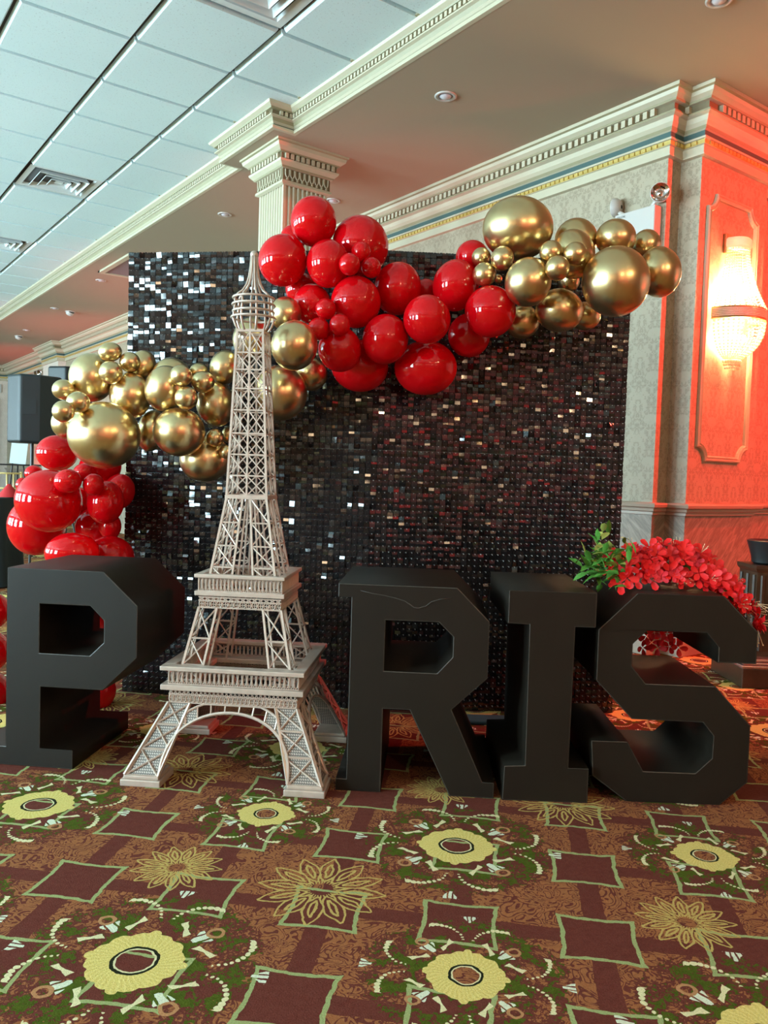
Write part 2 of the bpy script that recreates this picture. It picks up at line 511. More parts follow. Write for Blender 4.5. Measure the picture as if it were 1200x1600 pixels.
# ------------------------------------------------------------------ mesh helpers
class MB:
    def __init__(s):
        s.v, s.f, s.m = [], [], []

    def add(s, verts, faces, mi=0):
        o = len(s.v)
        s.v.extend([tuple(map(float, q)) for q in verts])
        s.f.extend([tuple(i + o for i in f) for f in faces])
        s.m.extend([mi] * len(faces))

    def box(s, lo, hi, mi=0):
        (a, b, c), (d, e, f) = lo, hi
        s.add([(a, b, c), (d, b, c), (d, e, c), (a, e, c), (a, b, f), (d, b, f), (d, e, f), (a, e, f)],
              [(0, 3, 2, 1), (4, 5, 6, 7), (0, 1, 5, 4), (1, 2, 6, 5), (2, 3, 7, 6), (3, 0, 4, 7)], mi)

    def bar(s, p, q, r, n=4, mi=0, r2=None, cap=True):
        p, q = Vector(p), Vector(q)
        d = (q - p)
        if d.length < 1e-7:
            return
        d.normalize()
        up = Vector((0, 0, 1)) if abs(d.z) < 0.9 else Vector((0, 1, 0))
        a = d.cross(up).normalized()
        b = d.cross(a)
        r2 = r if r2 is None else r2
        vs = []
        off = math.pi / 4 if n == 4 else 0
        for c, rr in ((p, r), (q, r2)):
            for k in range(n):
                t = 2 * math.pi * k / n + off
                vs.append(c + (a * math.cos(t) + b * math.sin(t)) * rr)
        fs = [(k, (k + 1) % n, n + (k + 1) % n, n + k) for k in range(n)]
        if cap:
            fs += [tuple(range(n - 1, -1, -1)), tuple(range(n, 2 * n))]
        s.add(vs, fs, mi)

    def tube(s, pts, r, n=6, closed=False, mi=0):
        pts = [Vector(p) for p in pts]
        L = len(pts)
        rr = r if isinstance(r, (list, tuple)) else [r] * L
        vs = []
        prev = None
        for i, p in enumerate(pts):
            if closed:
                d = pts[(i + 1) % L] - pts[i - 1]
            else:
                d = pts[min(i + 1, L - 1)] - pts[max(i - 1, 0)]
            d.normalize()
            if prev is None:
                up = Vector((0, 0, 1)) if abs(d.z) < 0.9 else Vector((0, 1, 0))
                a = d.cross(up).normalized()
            else:
                a = (prev - d * prev.dot(d)).normalized()
            prev = a
            b = d.cross(a)
            for k in range(n):
                t = 2 * math.pi * k / n
                vs.append(p + (a * math.cos(t) + b * math.sin(t)) * rr[i])
        fs = []
        for i in range(L if closed else L - 1):
            j = (i + 1) % L
            for k in range(n):
                fs.append((i * n + k, i * n + (k + 1) % n, j * n + (k + 1) % n, j * n + k))
        if not closed:
            fs += [tuple(range(n - 1, -1, -1)), tuple((L - 1) * n + k for k in range(n))]
        s.add(vs, fs, mi)

    def lathe(s, prof, n=24, c=(0, 0, 0), a0=0.0, a1=2 * math.pi, mi=0):
        full = abs(a1 - a0 - 2 * math.pi) < 1e-6
        cols = n if full else n + 1
        vs = []
        for k in range(cols):
            t = a0 + (a1 - a0) * k / n
            for r, z in prof:
                vs.append((c[0] + r * math.cos(t), c[1] + r * math.sin(t), c[2] + z))
        L = len(prof)
        fs = []
        for k in range(n):
            j = (k + 1) % cols
            for i in range(L - 1):
                fs.append((k * L + i, j * L + i, j * L + i + 1, k * L + i + 1))
        s.add(vs, fs, mi)

    def sphere(s, c, r, n=8, m=6, mi=0):
        vs = [(c[0], c[1], c[2] + r)]
        for i in range(1, m):
            t = math.pi * i / m
            for k in range(n):
                p = 2 * math.pi * k / n
                vs.append((c[0] + r * math.sin(t) * math.cos(p), c[1] + r * math.sin(t) * math.sin(p), c[2] + r * math.cos(t)))
        vs.append((c[0], c[1], c[2] - r))
        fs = [(0, 1 + k, 1 + (k + 1) % n) for k in range(n)]
        for i in range(m - 2):
            for k in range(n):
                a, b = 1 + i * n + k, 1 + i * n + (k + 1) % n
                fs.append((a, a + n, b + n, b))
        e = len(vs) - 1
        o = 1 + (m - 2) * n
        fs += [(o + k, e, o + (k + 1) % n) for k in range(n)]
        s.add(vs, fs, mi)

    def mesh(s, name, mats, smooth=False):
        me = bpy.data.meshes.new(name)
        me.from_pydata(s.v, [], s.f)
        for mt in (mats if isinstance(mats, (list, tuple)) else [mats]):
            me.materials.append(mt)
        me.polygons.foreach_set('material_index', s.m)
        if smooth:
            me.polygons.foreach_set('use_smooth', [True] * len(s.f))
        me.update()
        return me

    def obj(s, name, mats, parent=None, smooth=False, angle=None, **kw):
        o = bpy.data.objects.new(name, s.mesh(name, mats, smooth or angle is not None))
        COL.objects.link(o)
        if parent is not None:
            o.parent = parent
        if angle is not None:
            o.data.set_sharp_from_angle(angle=math.radians(angle))
        for k, v in kw.items():
            o[k] = v
        return o


def empty(name, loc=(0, 0, 0), rz=0.0, **kw):
    o = bpy.data.objects.new(name, None)
    COL.objects.link(o)
    o.location = loc
    o.rotation_euler = (0, 0, rz)
    o.empty_display_size = 0.05
    for k, v in kw.items():
        o[k] = v
    return o


def link(name, me, parent=None, loc=None, **kw):
    o = bpy.data.objects.new(name, me)
    COL.objects.link(o)
    if parent is not None:
        o.parent = parent
    if loc is not None:
        o.location = loc
    for k, v in kw.items():
        o[k] = v
    return o


def bevel(o, w, seg=2):
    md = o.modifiers.new('bevel', 'BEVEL')
    md.width = w
    md.segments = seg
    md.limit_method = 'ANGLE'
    return o


def moulding(mb, path, prof, mis, closed=False):
    """sweep profile [(outward, z)] along a plan polyline; outward is to the right of travel; corners mitred."""
    P = [Vector((p[0], p[1])) for p in path]
    L = len(P)
    rows = []
    for i in range(L):
        if closed or 0 < i < L - 1:
            d0 = (P[i] - P[i - 1]).normalized()
            d1 = (P[(i + 1) % L] - P[i]).normalized()
        elif i == 0:
            d0 = d1 = (P[1] - P[0]).normalized()
        else:
            d0 = d1 = (P[i] - P[i - 1]).normalized()
        n0, n1 = Vector((d0.y, -d0.x)), Vector((d1.y, -d1.x))
        nn = (n0 + n1) / max(0.2, 1 + n0.dot(n1))
        rows.append([(P[i].x + nn.x * o, P[i].y + nn.y * o, z) for o, z in prof])
    n = len(prof)
    for i in range(L if closed else L - 1):
        a, b = rows[i], rows[(i + 1) % L]
        for k in range(n - 1):
            mb.add([a[k], b[k], b[k + 1], a[k + 1]], [(0, 1, 2, 3)], mis[k] if isinstance(mis, (list, tuple)) else mis)


def blocks_along(mb, path, off0, off1, z0, z1, pitch, width, closed=False, mi=0, inset=0.0):
    """dentils: small blocks standing off the path"""
    P = [Vector((p[0], p[1])) for p in path]
    L = len(P)
    for i in range(L if closed else L - 1):
        a, b = P[i], P[(i + 1) % L]
        d = b - a
        ln = d.length
        d.normalize()
        nrm = Vector((d.y, -d.x))
        cnt = int((ln + 2 * inset) / pitch)
        for k in range(cnt):
            t = (k + 0.5) * pitch - inset + ((ln + 2 * inset) - cnt * pitch) / 2
            c = a + d * t
            vs = []
            for z in (z0, z1):
                for q, o in ((-1, off0), (1, off0), (1, off1), (-1, off1)):
                    p = c + d * (q * width / 2) + nrm * o
                    vs.append((p.x, p.y, z))
            mb.add(vs, [(0, 3, 2, 1), (4, 5, 6, 7), (0, 1, 5, 4), (1, 2, 6, 5), (2, 3, 7, 6), (3, 0, 4, 7)], mi)


ZC, ZS = 3.50, 3.33       # tile ceiling, soffit
WX, WY = 4.22, 2.96       # long wall plane and its end
PX0, PX1, PY = 4.35, 5.09, 2.82   # the lit pier
FAR = 20.9

# ------------------------------------------------------------------ the room
def quad(name, pts, mat, parent=None, **kw):
    mb = MB()
    mb.add(pts, [(0, 1, 2, 3)])
    return mb.obj(name, mat, parent, **kw)


XL, YB, XR = -6.0, -5.0, 8.0
fl = MB()
fl.add([(XL - 0.1, YB - 0.1, 0), (XR, YB - 0.1, 0), (XR, FAR + 0.1, 0), (XL - 0.1, FAR + 0.1, 0)], [(0, 1, 2, 3)])
fl.obj('floor', M['carpet'], kind='structure')

# tile ceiling: dark grid behind, tegular tiles hanging below it
cg = MB()
cg.box((XL, YB, ZC + 0.012), (2.80, FAR, ZC + 0.03))
ceiling = cg.obj('ceiling', M['grid'], kind='structure')
PIT = 0.614
GX0, GY0 = 2.207, 4.69


def tile_mesh(x0, x1):
    mb = MB()
    g, gy, e, ey, d = 0.010, 0.014, 0.013, 0.003, 0.019
    a, b, c, f = x0 + g, gy, x1 - g, PIT - gy
    top = [(a, b, 0.012), (c, b, 0.012), (c, f, 0.012), (a, f, 0.012)]
    mid = [(a, b, 0.0), (c, b, 0.0), (c, f, 0.0), (a, f, 0.0)]
    low = [(a + e, b + ey, -d), (c - e, b + ey, -d), (c - e, f - ey, -d), (a + e, f - ey, -d)]
    mb.add(top + mid + low, [(0, 4, 5, 1), (1, 5, 6, 2), (2, 6, 7, 3), (3, 7, 4, 0), (4, 8, 9, 5), (5, 9, 10, 6), (6, 10, 11, 7), (7, 11, 8, 4), (8, 11, 10, 9)])
    return mb.mesh('ceiling_tile', M['tile'])


TM, TMC = tile_mesh(0, PIT), tile_mesh(0, 2.79 - GX0)
cells = [(i, j) for i in range(-4, 1) for j in range(-5, 26)] + [(i, j) for i in range(-6, -4) for j in range(2, 26)]
VENT_CELLS = ((-1, 4), (-1, 8), (-1, -2))     # the vents take the place of three tiles
for i, j in cells:
    if (i, j) in VENT_CELLS:
        continue
    x, y = GX0 + i * PIT, GY0 + j * PIT
    if y < 2.0 or y + PIT > FAR:
        continue
    link('ceiling_tile', TMC if i == 0 else TM, ceiling, (x, y, ZC))
rest = MB()
for i in range(-14, 1):
    for j in range(-16, 27):
        x, y = GX0 + i * PIT, GY0 + j * PIT
        if x < XL or y < YB or y + PIT > FAR:
            continue
        if (i, j) in cells and y >= 2.0:
            continue
        w = PIT if i < 0 else 0.58
        rest.box((x + 0.012, y + 0.012, ZC - 0.016), (x + w - 0.012, y + PIT - 0.012, ZC + 0.012))
rest.obj('tile_field', M['tile'], ceiling, kind='stuff')


def vent(cell, label):
    x, y = GX0 + cell[0] * PIT + PIT / 2, GY0 + cell[1] * PIT + PIT / 2
    t = empty('ceiling_vent', (x, y, ZC), label=label, category='vent', group='air vents in the tile ceiling')
    h = PIT / 2 - 0.012
    mb = MB()
    def ring(mb, a, za, b, zb):
        va = [(-a, -a, za), (a, -a, za), (a, a, za), (-a, a, za)]
        vb = [(-b, -b, zb), (b, -b, zb), (b, b, zb), (-b, b, zb)]
        mb.add(va + vb, [(k, (k + 1) % 4, 4 + (k + 1) % 4, 4 + k) for k in range(4)])
    ring(mb, h, -0.006, h - 0.045, -0.006)
    ring(mb, h - 0.045, -0.006, h - 0.075, 0.055)
    mb.obj('vent_frame', M['ventw'], t)
    bk = MB()
    bk.box((-h + 0.02, -h + 0.02, 0.09), (h - 0.02, h - 0.02, 0.10))
    bk.obj('duct_opening', M['dark'], t)
    for k, a in enumerate((0.205, 0.145, 0.085)):
        lv = MB()
        ring(lv, a, -0.022, a - 0.040, 0.040)
        ring(lv, a - 0.040, 0.040, a - 0.043, 0.038)
        ring(lv, a - 0.043, 0.038, a - 0.004, -0.024)
        ring(lv, a - 0.004, -0.024, a, -0.022)
        lv.obj('louvre', M['ventw'], t)
    c = MB()
    c.box((-0.030, -0.030, -0.012), (0.030, 0.030, -0.004))
    c.obj('vent_centre', M['ventw'], t)


vent((-1, 4), 'square louvred air vent in the tile ceiling, whole in view, above the gold balloons')
vent((-1, 8), 'far louvred air vent in the tile ceiling, cut by the left edge of the photo')
vent((-1, -2), 'near louvred air vent in the tile ceiling, cut by the top edge of the photo')

# soffit on the right of the beam line
so = MB()
so.box((2.78, YB, ZS), (XR, FAR, ZS + 0.35))
so.box((2.62, 4.90, ZS), (2.78, 5.68, ZS + 0.35))
soffit = so.obj('ceiling_soffit', M['plaster'], kind='structure')

# walls
def wall(name, lo, hi, mat):
    mb = MB()
    mb.box(lo, hi)
    return mb.obj(name, mat, kind='structure')


RAILZ = 0.91
long_wall = wall('wall_long', (WX, WY, 0), (WX + 0.14, FAR, ZS + 0.1), M['wallpaper'])
mb = MB()
mb.box((PX0, PY, 0), (PX1, PY + 0.5, ZS + 0.1))
mb.box((PX1, WY, 0), (XR, WY + 0.3, ZS + 0.1))
mb.obj('wall_pier', M['wallpaper'], kind='structure')
# wainscot skins below the rail
WAI = [(WX, FAR), (WX, WY), (PX0, WY), (PX0, PY), (PX1, PY), (PX1, WY), (XR, WY)]
mb = MB()
moulding(mb, WAI, [(0.004, RAILZ - 0.02), (0.004, 0.11)], 0)
mb.obj('trim_1', M['wainscot'], kind='structure')
wall('wall_far', (XL, FAR, 0), (WX + 0.2, FAR + 0.2, ZC + 0.1), M['farwall'])
wall('wall_back', (XL, YB - 0.2, 0), (XR, YB, ZC + 0.1), M['darkback'])
wall('wall_right', (XR, YB, 0), (XR + 0.2, WY + 0.3, ZC + 0.1), M['farwall'])
# left wall with window openings
mb = MB()
ys = sorted(WINDOWS_Y)
prev = YB
for wy in ys:
    mb.box((XL - 0.2, prev, 0), (XL, wy - 0.8, ZC + 0.1))
    mb.box((XL - 0.2, wy - 0.8, 0), (XL, wy + 0.8, 0.5))
    mb.box((XL - 0.2, wy - 0.8, 3.0), (XL, wy + 0.8, ZC + 0.1))
    prev = wy + 0.8
mb.box((XL - 0.2, prev, 0), (XL, FAR, ZC + 0.1))
mb.obj('wall_left', M['farwall'], kind='structure')
for k, wy in enumerate(ys):
    fr = MB()
    for a, b in ((wy - 0.8, wy - 0.74), (wy + 0.74, wy + 0.8), (wy - 0.025, wy + 0.025)):
        fr.box((XL - 0.12, a, 0.5), (XL - 0.05, b, 3.0))
    for a, b in ((0.5, 0.56), (2.94, 3.0), (1.75, 1.80)):
        fr.box((XL - 0.119, wy - 0.8, a), (XL - 0.051, wy + 0.8, b))
    w = fr.obj('window_%d' % (k + 1), M['white'], kind='structure')
    pn = MB()
    pn.box((XL - 0.10, wy - 0.76, 0.54), (XL - 0.09, wy + 0.76, 2.96))
    pn.obj('window_pane', M['pane'], w)

# crown moulding of the long wall and the pier: profile (outward, z), one material per strip
CROWN = [(0.165, ZS), (0.165, ZS - 0.020), (0.150, ZS - 0.026), (0.142, ZS - 0.045), (0.118, ZS - 0.062), (0.112, ZS - 0.072),
         (0.084, ZS - 0.074), (0.084, ZS - 0.118), (0.104, ZS - 0.120), (0.104, ZS - 0.130), (0.078, ZS - 0.140), (0.066, ZS - 0.165), (0.050, ZS - 0.185), (0.040, ZS - 0.200),
         (0.030, ZS - 0.206), (0.030, ZS - 0.242), (0.046, ZS - 0.244), (0.046, ZS - 0.256), (0.034, ZS - 0.258), (0.034, ZS - 0.282),
         (0.022, ZS - 0.286), (0.022, ZS - 0.330), (0.030, ZS - 0.333), (0.030, ZS - 0.342), (0.0, ZS - 0.345)]
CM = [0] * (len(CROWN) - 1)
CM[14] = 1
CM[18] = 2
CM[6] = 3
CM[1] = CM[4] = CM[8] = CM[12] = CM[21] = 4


def crown(path, name, step=0.052):
    mb = MB()
    moulding(mb, path, CROWN, CM)
    o = mb.obj(name, [M['trim'], M['teal'], M['gilt'], M['trim_dark'], M['olive']], angle=40, kind='structure')
    d = MB()
    blocks_along(d, path, 0.083, 0.110, ZS - 0.117, ZS - 0.076, step, step * 0.55)
    d.obj('dentils', M['trim'], o, kind='stuff')
    g = MB()
    blocks_along(g, path, 0.032, 0.044, ZS - 0.280, ZS - 0.260, 0.040, 0.030)
    g.obj('gilt_beading', M['gilt'], o, kind='stuff')
    return o


# far down the long wall a shallow pilaster breaks the crown forward
WALLPATH = [(WX, FAR), (WX, 17.0), (WX - 0.14, 17.0), (WX - 0.14, 15.9), (WX, 15.9), (WX, WY), (PX0, WY), (PX0, PY), (PX1, PY), (PX1, WY), (XR, WY)]
crown(WALLPATH, 'trim_2')
crown([(XL, FAR), (WX, FAR)], 'trim_3', 0.08)
wall('wall_pilaster', (WX - 0.14, 15.9, 0), (WX, 17.0, ZS), M['farwall'])

# chair rail
RAIL = [(0.0, RAILZ + 0.022), (0.052, RAILZ + 0.020), (0.058, RAILZ + 0.010), (0.055, RAILZ - 0.006), (0.036, RAILZ - 0.014), (0.034, RAILZ - 0.030),
        (0.018, RAILZ - 0.036), (0.018, RAILZ - 0.052), (0.0, RAILZ - 0.056)]
mb = MB()
moulding(mb, WAI, RAIL, 0)
mb.obj('trim_4', M['railwood'], angle=40, kind='structure')
# skirting
mb = MB()
moulding(mb, WAI, [(0.0, 0.125), (0.010, 0.124), (0.016, 0.108), (0.018, 0.0)], 0)
mb.obj('baseboard_right', M['railwood'], kind='structure')

# panel frame on the pier: notched corners, swept double bead
def frame_path(x0, x1, z0, z1, r, n=6):
    pts = []
    for cx, cz, a0 in ((x0, z0, 90), (x1, z0, 180), (x1, z1, 270), (x0, z1, 0)):
        for k in range(n + 1):
            a = math.radians(a0 - 90 * k / n)
            pts.append((cx + r * math.cos(a), cz + r * math.sin(a)))
    return pts


def sweep_frame(mb, pts, y, prof):
    """prof = [(inward offset, standing out)]; the frame lies in the plane Y = y"""
    L = len(pts)
    P = [Vector(p) for p in pts]
    rows = []
    for i in range(L):
        d0 = (P[i] - P[i - 1]).normalized()
        d1 = (P[(i + 1) % L] - P[i]).normalized()
        n0, n1 = Vector((-d0.y, d0.x)), Vector((-d1.y, d1.x))
        nn = (n0 + n1) / max(0.35, 1 + n0.dot(n1))
        rows.append([(P[i].x + nn.x * o, y - h, P[i].y + nn.y * o) for o, h in prof])
    for i in range(L):
        a, b = rows[i], rows[(i + 1) % L]
        for k in range(len(prof) - 1):
            mb.add([a[k], b[k], b[k + 1], a[k + 1]], [(0, 1, 2, 3)])


fp = []
x0, x1, z0, z1, nr = 4.425, 4.985, 1.195, 2.80, 0.085
for cx, cz, a0 in ((x0, z0, 90), (x1, z0, 180), (x1, z1, 270), (x0, z1, 360)):
    arc = [(cx + nr * math.cos(math.radians(a0 - 90 * k / 6)), cz + nr * math.sin(math.radians(a0 - 90 * k / 6))) for k in range(7)]
    fp += arc
mb = MB()
sweep_frame(mb, fp, PY, [(-0.004, 0.0), (-0.002, 0.016), (0.006, 0.022), (0.012, 0.012), (0.018, 0.012), (0.024, 0.020), (0.031, 0.014), (0.034, 0.0)])
mb.obj('trim_5', M['trim'], angle=50, kind='structure')

# beam cornice along the tile ceiling, breaking out round the column
BEAM = [(0.100, ZC - 0.004), (0.100, ZC - 0.014), (0.088, ZC - 0.018), (0.082, ZC - 0.034), (0.060, ZC - 0.048), (0.056, ZC - 0.056), (0.036, ZC - 0.058),
        (0.036, ZC - 0.088), (0.052, ZC - 0.090), (0.052, ZC - 0.098), (0.034, ZC - 0.104), (0.026, ZC - 0.124), (0.016, ZC - 0.136),
        (0.012, ZC - 0.138), (0.012, ZC - 0.146), (0.024, ZC - 0.148), (0.026, ZC - 0.170), (0.0, ZC - 0.171)]
BPATH = [(2.78, FAR), (2.78, 5.68), (2.62, 5.68), (2.62, 4.90), (2.78, 4.90), (2.78, YB)]
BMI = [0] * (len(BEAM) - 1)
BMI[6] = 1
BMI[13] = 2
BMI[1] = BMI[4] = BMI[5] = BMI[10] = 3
mb = MB()
moulding(mb, BPATH, BEAM, BMI)
beam = mb.obj('trim_6', [M['trim'], M['trim_dark'], M['teal'], M['olive']], angle=40, kind='structure')
mb = MB()
blocks_along(mb, BPATH, 0.035, 0.055, ZC - 0.087, ZC - 0.060, 0.036, 0.020)
mb.obj('dentils', M['trim'], beam, kind='stuff')

# ------------------------------------------------------------------ column
CX0, CX1, CY0, CY1 = 2.80, 3.16, 5.08, 5.44
col = empty('column', (0, 0, 0), kind='structure')


def fluted(x0, x1, y0, y1, nf, depth):
    pts = []
    def side(a, b, nrm):
        a, b = Vector(a), Vector(b)
        nrm = Vector(nrm)
        m = 0.016 / (b - a).length
        pts.append(a)
        w = (1 - 2 * m) / nf
        for k in range(nf):
            s = m + w * k
            for t, d in ((0.12, 0), (0.30, 0.85), (0.5, 1.0), (0.70, 0.85), (0.88, 0)):
                pts.append(a + (b - a) * (s + w * t) - nrm * depth * d)
    side((x0, y0), (x1, y0), (0, -1))
    side((x1, y0), (x1, y1), (1, 0))
    side((x1, y1), (x0, y1), (0, 1))
    side((x0, y1), (x0, y0), (-1, 0))
    return pts


fpnts = fluted(CX0, CX1, CY0, CY1, 9, 0.011)
mb = MB()
L = len(fpnts)
mb.add([(p.x, p.y, 0.2) for p in fpnts] + [(p.x, p.y, 3.06) for p in fpnts], [(k, (k + 1) % L, L + (k + 1) % L, L + k) for k in range(L)])
mb.obj('shaft', M['trim'], col)
mb = MB()
mb.box((CX0 - 0.03, CY0 - 0.03, 0), (CX1 + 0.03, CY1 + 0.03, 0.2))
bevel(mb.obj('column_base', M['trim'], col), 0.01)
SQ = [(CX0, CY1), (CX0, CY0), (CX1, CY0), (CX1, CY1)]
CAP = [(0.112, ZS), (0.112, ZS - 0.014), (0.100, ZS - 0.020), (0.094, ZS - 0.042), (0.068, ZS - 0.062), (0.062, ZS - 0.070), (0.046, ZS - 0.072),
       (0.046, ZS - 0.112), (0.062, ZS - 0.114), (0.058, ZS - 0.128), (0.036, ZS - 0.150), (0.030, ZS - 0.160),
       (0.014, ZS - 0.162), (0.014, ZS - 0.240), (0.022, ZS - 0.244), (0.024, ZS - 0.262), (0.012, ZS - 0.268), (0.0, ZS - 0.272)]
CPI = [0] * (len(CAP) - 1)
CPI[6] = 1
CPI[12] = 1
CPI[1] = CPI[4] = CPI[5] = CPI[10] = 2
mb = MB()
moulding(mb, SQ, CAP, CPI, closed=True)
cap = mb.obj('capital', [M['trim'], M['trim_dark'], M['olive']], col, angle=40)
mb = MB()
blocks_along(mb, SQ, 0.044, 0.064, ZS - 0.110, ZS - 0.074, 0.042, 0.024, closed=True, inset=0.045)
mb.obj('dentils', M['trim'], cap, kind='stuff')
# egg-and-dart band: a ring of small open loops
mb = MB()
for i in range(4):
    a, b = Vector(SQ[i]), Vector(SQ[(i + 1) % 4])
    d = (b - a).normalized()
    nrm = Vector((d.y, -d.x))
    for k in range(9):
        c = a + d * ((k + 0.5) * 0.04) + nrm * 0.017
        loop = []
        for q in range(9):
            t = math.pi * q / 8
            loop.append((c.x + d.x * 0.016 * math.cos(t), c.y + d.y * 0.016 * math.cos(t), ZS - 0.192 - 0.030 * math.sin(t)))
        loop = [(loop[0][0], loop[0][1], ZS - 0.166)] + loop + [(loop[-1][0], loop[-1][1], ZS - 0.166)]
        mb.tube(loop, 0.0045, 5)
        mb.box((c.x - 0.006, c.y - 0.006, ZS - 0.240), (c.x + 0.006, c.y + 0.006, ZS - 0.228))
mb.obj('egg_and_dart', M['trim'], cap, kind='stuff')

# ------------------------------------------------------------------ recessed lights, hatch
def downlight(x, y, label, r=0.062):
    t = empty('recessed_downlight', (x, y, ZS), label=label, category='downlight', group='recessed lights in the soffit')
    mb = MB()
    mb.lathe([(r, 0.0), (r, -0.005), (r * 0.92, -0.008), (r * 0.70, -0.005), (r * 0.66, -0.001)], 28)
    mb.obj('trim_ring', M['white'], t, smooth=True)
    mb = MB()
    mb.lathe([(r * 0.66, -0.001), (r * 0.62, -0.003), (r * 0.55, -0.004)], 28)
    mb.obj('shadow_gap', M['hatch'], t, smooth=True)
    mb = MB()
    mb.lathe([(r * 0.55, -0.003), (r * 0.40, -0.012), (r * 0.16, -0.016), (0.0005, -0.0165)], 24)
    mb.obj('lens', M['downlight'], t, smooth=True)


downlight(3.18, 3.80, 'recessed round downlight in the soffit, nearest and largest, right of the fluted column', 0.066)
downlight(3.15, 6.78, 'recessed round downlight in the soffit just left of the fluted column')
downlight(3.17, 8.57, 'recessed round downlight in the soffit just above the top left of the sequin wall')
downlight(3.11, 10.2, 'recessed downlight in the soffit left of the grey ceiling hatch')
downlight(3.68, 5.82, 'recessed downlight glowing in red light beside the highest red balloon')
downlight(3.53, 2.24, 'recessed downlight cut by the top edge of the photo above the pier')
downlight(3.15, 12.5, 'small distant recessed downlight left of a tilted spotlight')
downlight(3.30, 14.9, 'small distant recessed downlight above the far tilted spotlight')


def eyeball(x, y, label):
    t = empty('eyeball_spotlight', (x, y, ZS), label=label, category='spotlight', group='tilted eyeball spotlights in the soffit')
    mb = MB()
    mb.lathe([(0.075, 0.0), (0.075, -0.006), (0.058, -0.010)], 20)
    mb.obj('trim_ring', M['white'], t, smooth=True)
    e = MB()
    e.lathe([(0.056, 0.0), (0.056, -0.02), (0.050, -0.05), (0.046, -0.055), (0.044, -0.045), (0.010, -0.040)], 20)
    o = e.obj('eyeball', M['white'], t, angle=40)
    o.rotation_euler = (0.5, 0.3, 0)


eyeball(3.40, 12.6, 'white tilted eyeball spotlight in the soffit, the nearer one, throwing red light')
eyeball(3.35, 15.7, 'white tilted eyeball spotlight in the soffit, the middle one, throwing amber light')
eyeball(3.35, 18.2, 'white tilted eyeball spotlight in the soffit, the farthest, at the left edge')

ht = empty('ceiling_hatch', (3.30, 9.2, ZS), label='grey ceiling hatch with a pale frame behind the top left of the sequin wall', category='hatch')
mb = MB()
mb.box((-0.30, -0.50, -0.010), (0.30, 0.50, -0.003))
mb.obj('hatch_panel', M['hatch'], ht)
mb = MB()
for lo, hi in (((-0.36, -0.56, -0.022), (-0.30, 0.56, 0)), ((0.30, -0.56, -0.022), (0.36, 0.56, 0)), ((-0.36, 0.50, -0.0215), (0.36, 0.56, 0)), ((-0.36, -0.56, -0.0215), (0.36, -0.50, 0))):
    mb.box(lo, hi)
mb.obj('hatch_frame', M['trim'], ht)

# ------------------------------------------------------------------ sequin wall: two frames meeting at a shallow angle
BDL, BDM, BDR = onz(190, 1080, 0), onz(568, 1109, 0), onz(957, 1114, 0)
BDH = 2.025
rng = random.Random(7)
SQP = 0.0266                     # sequin pitch


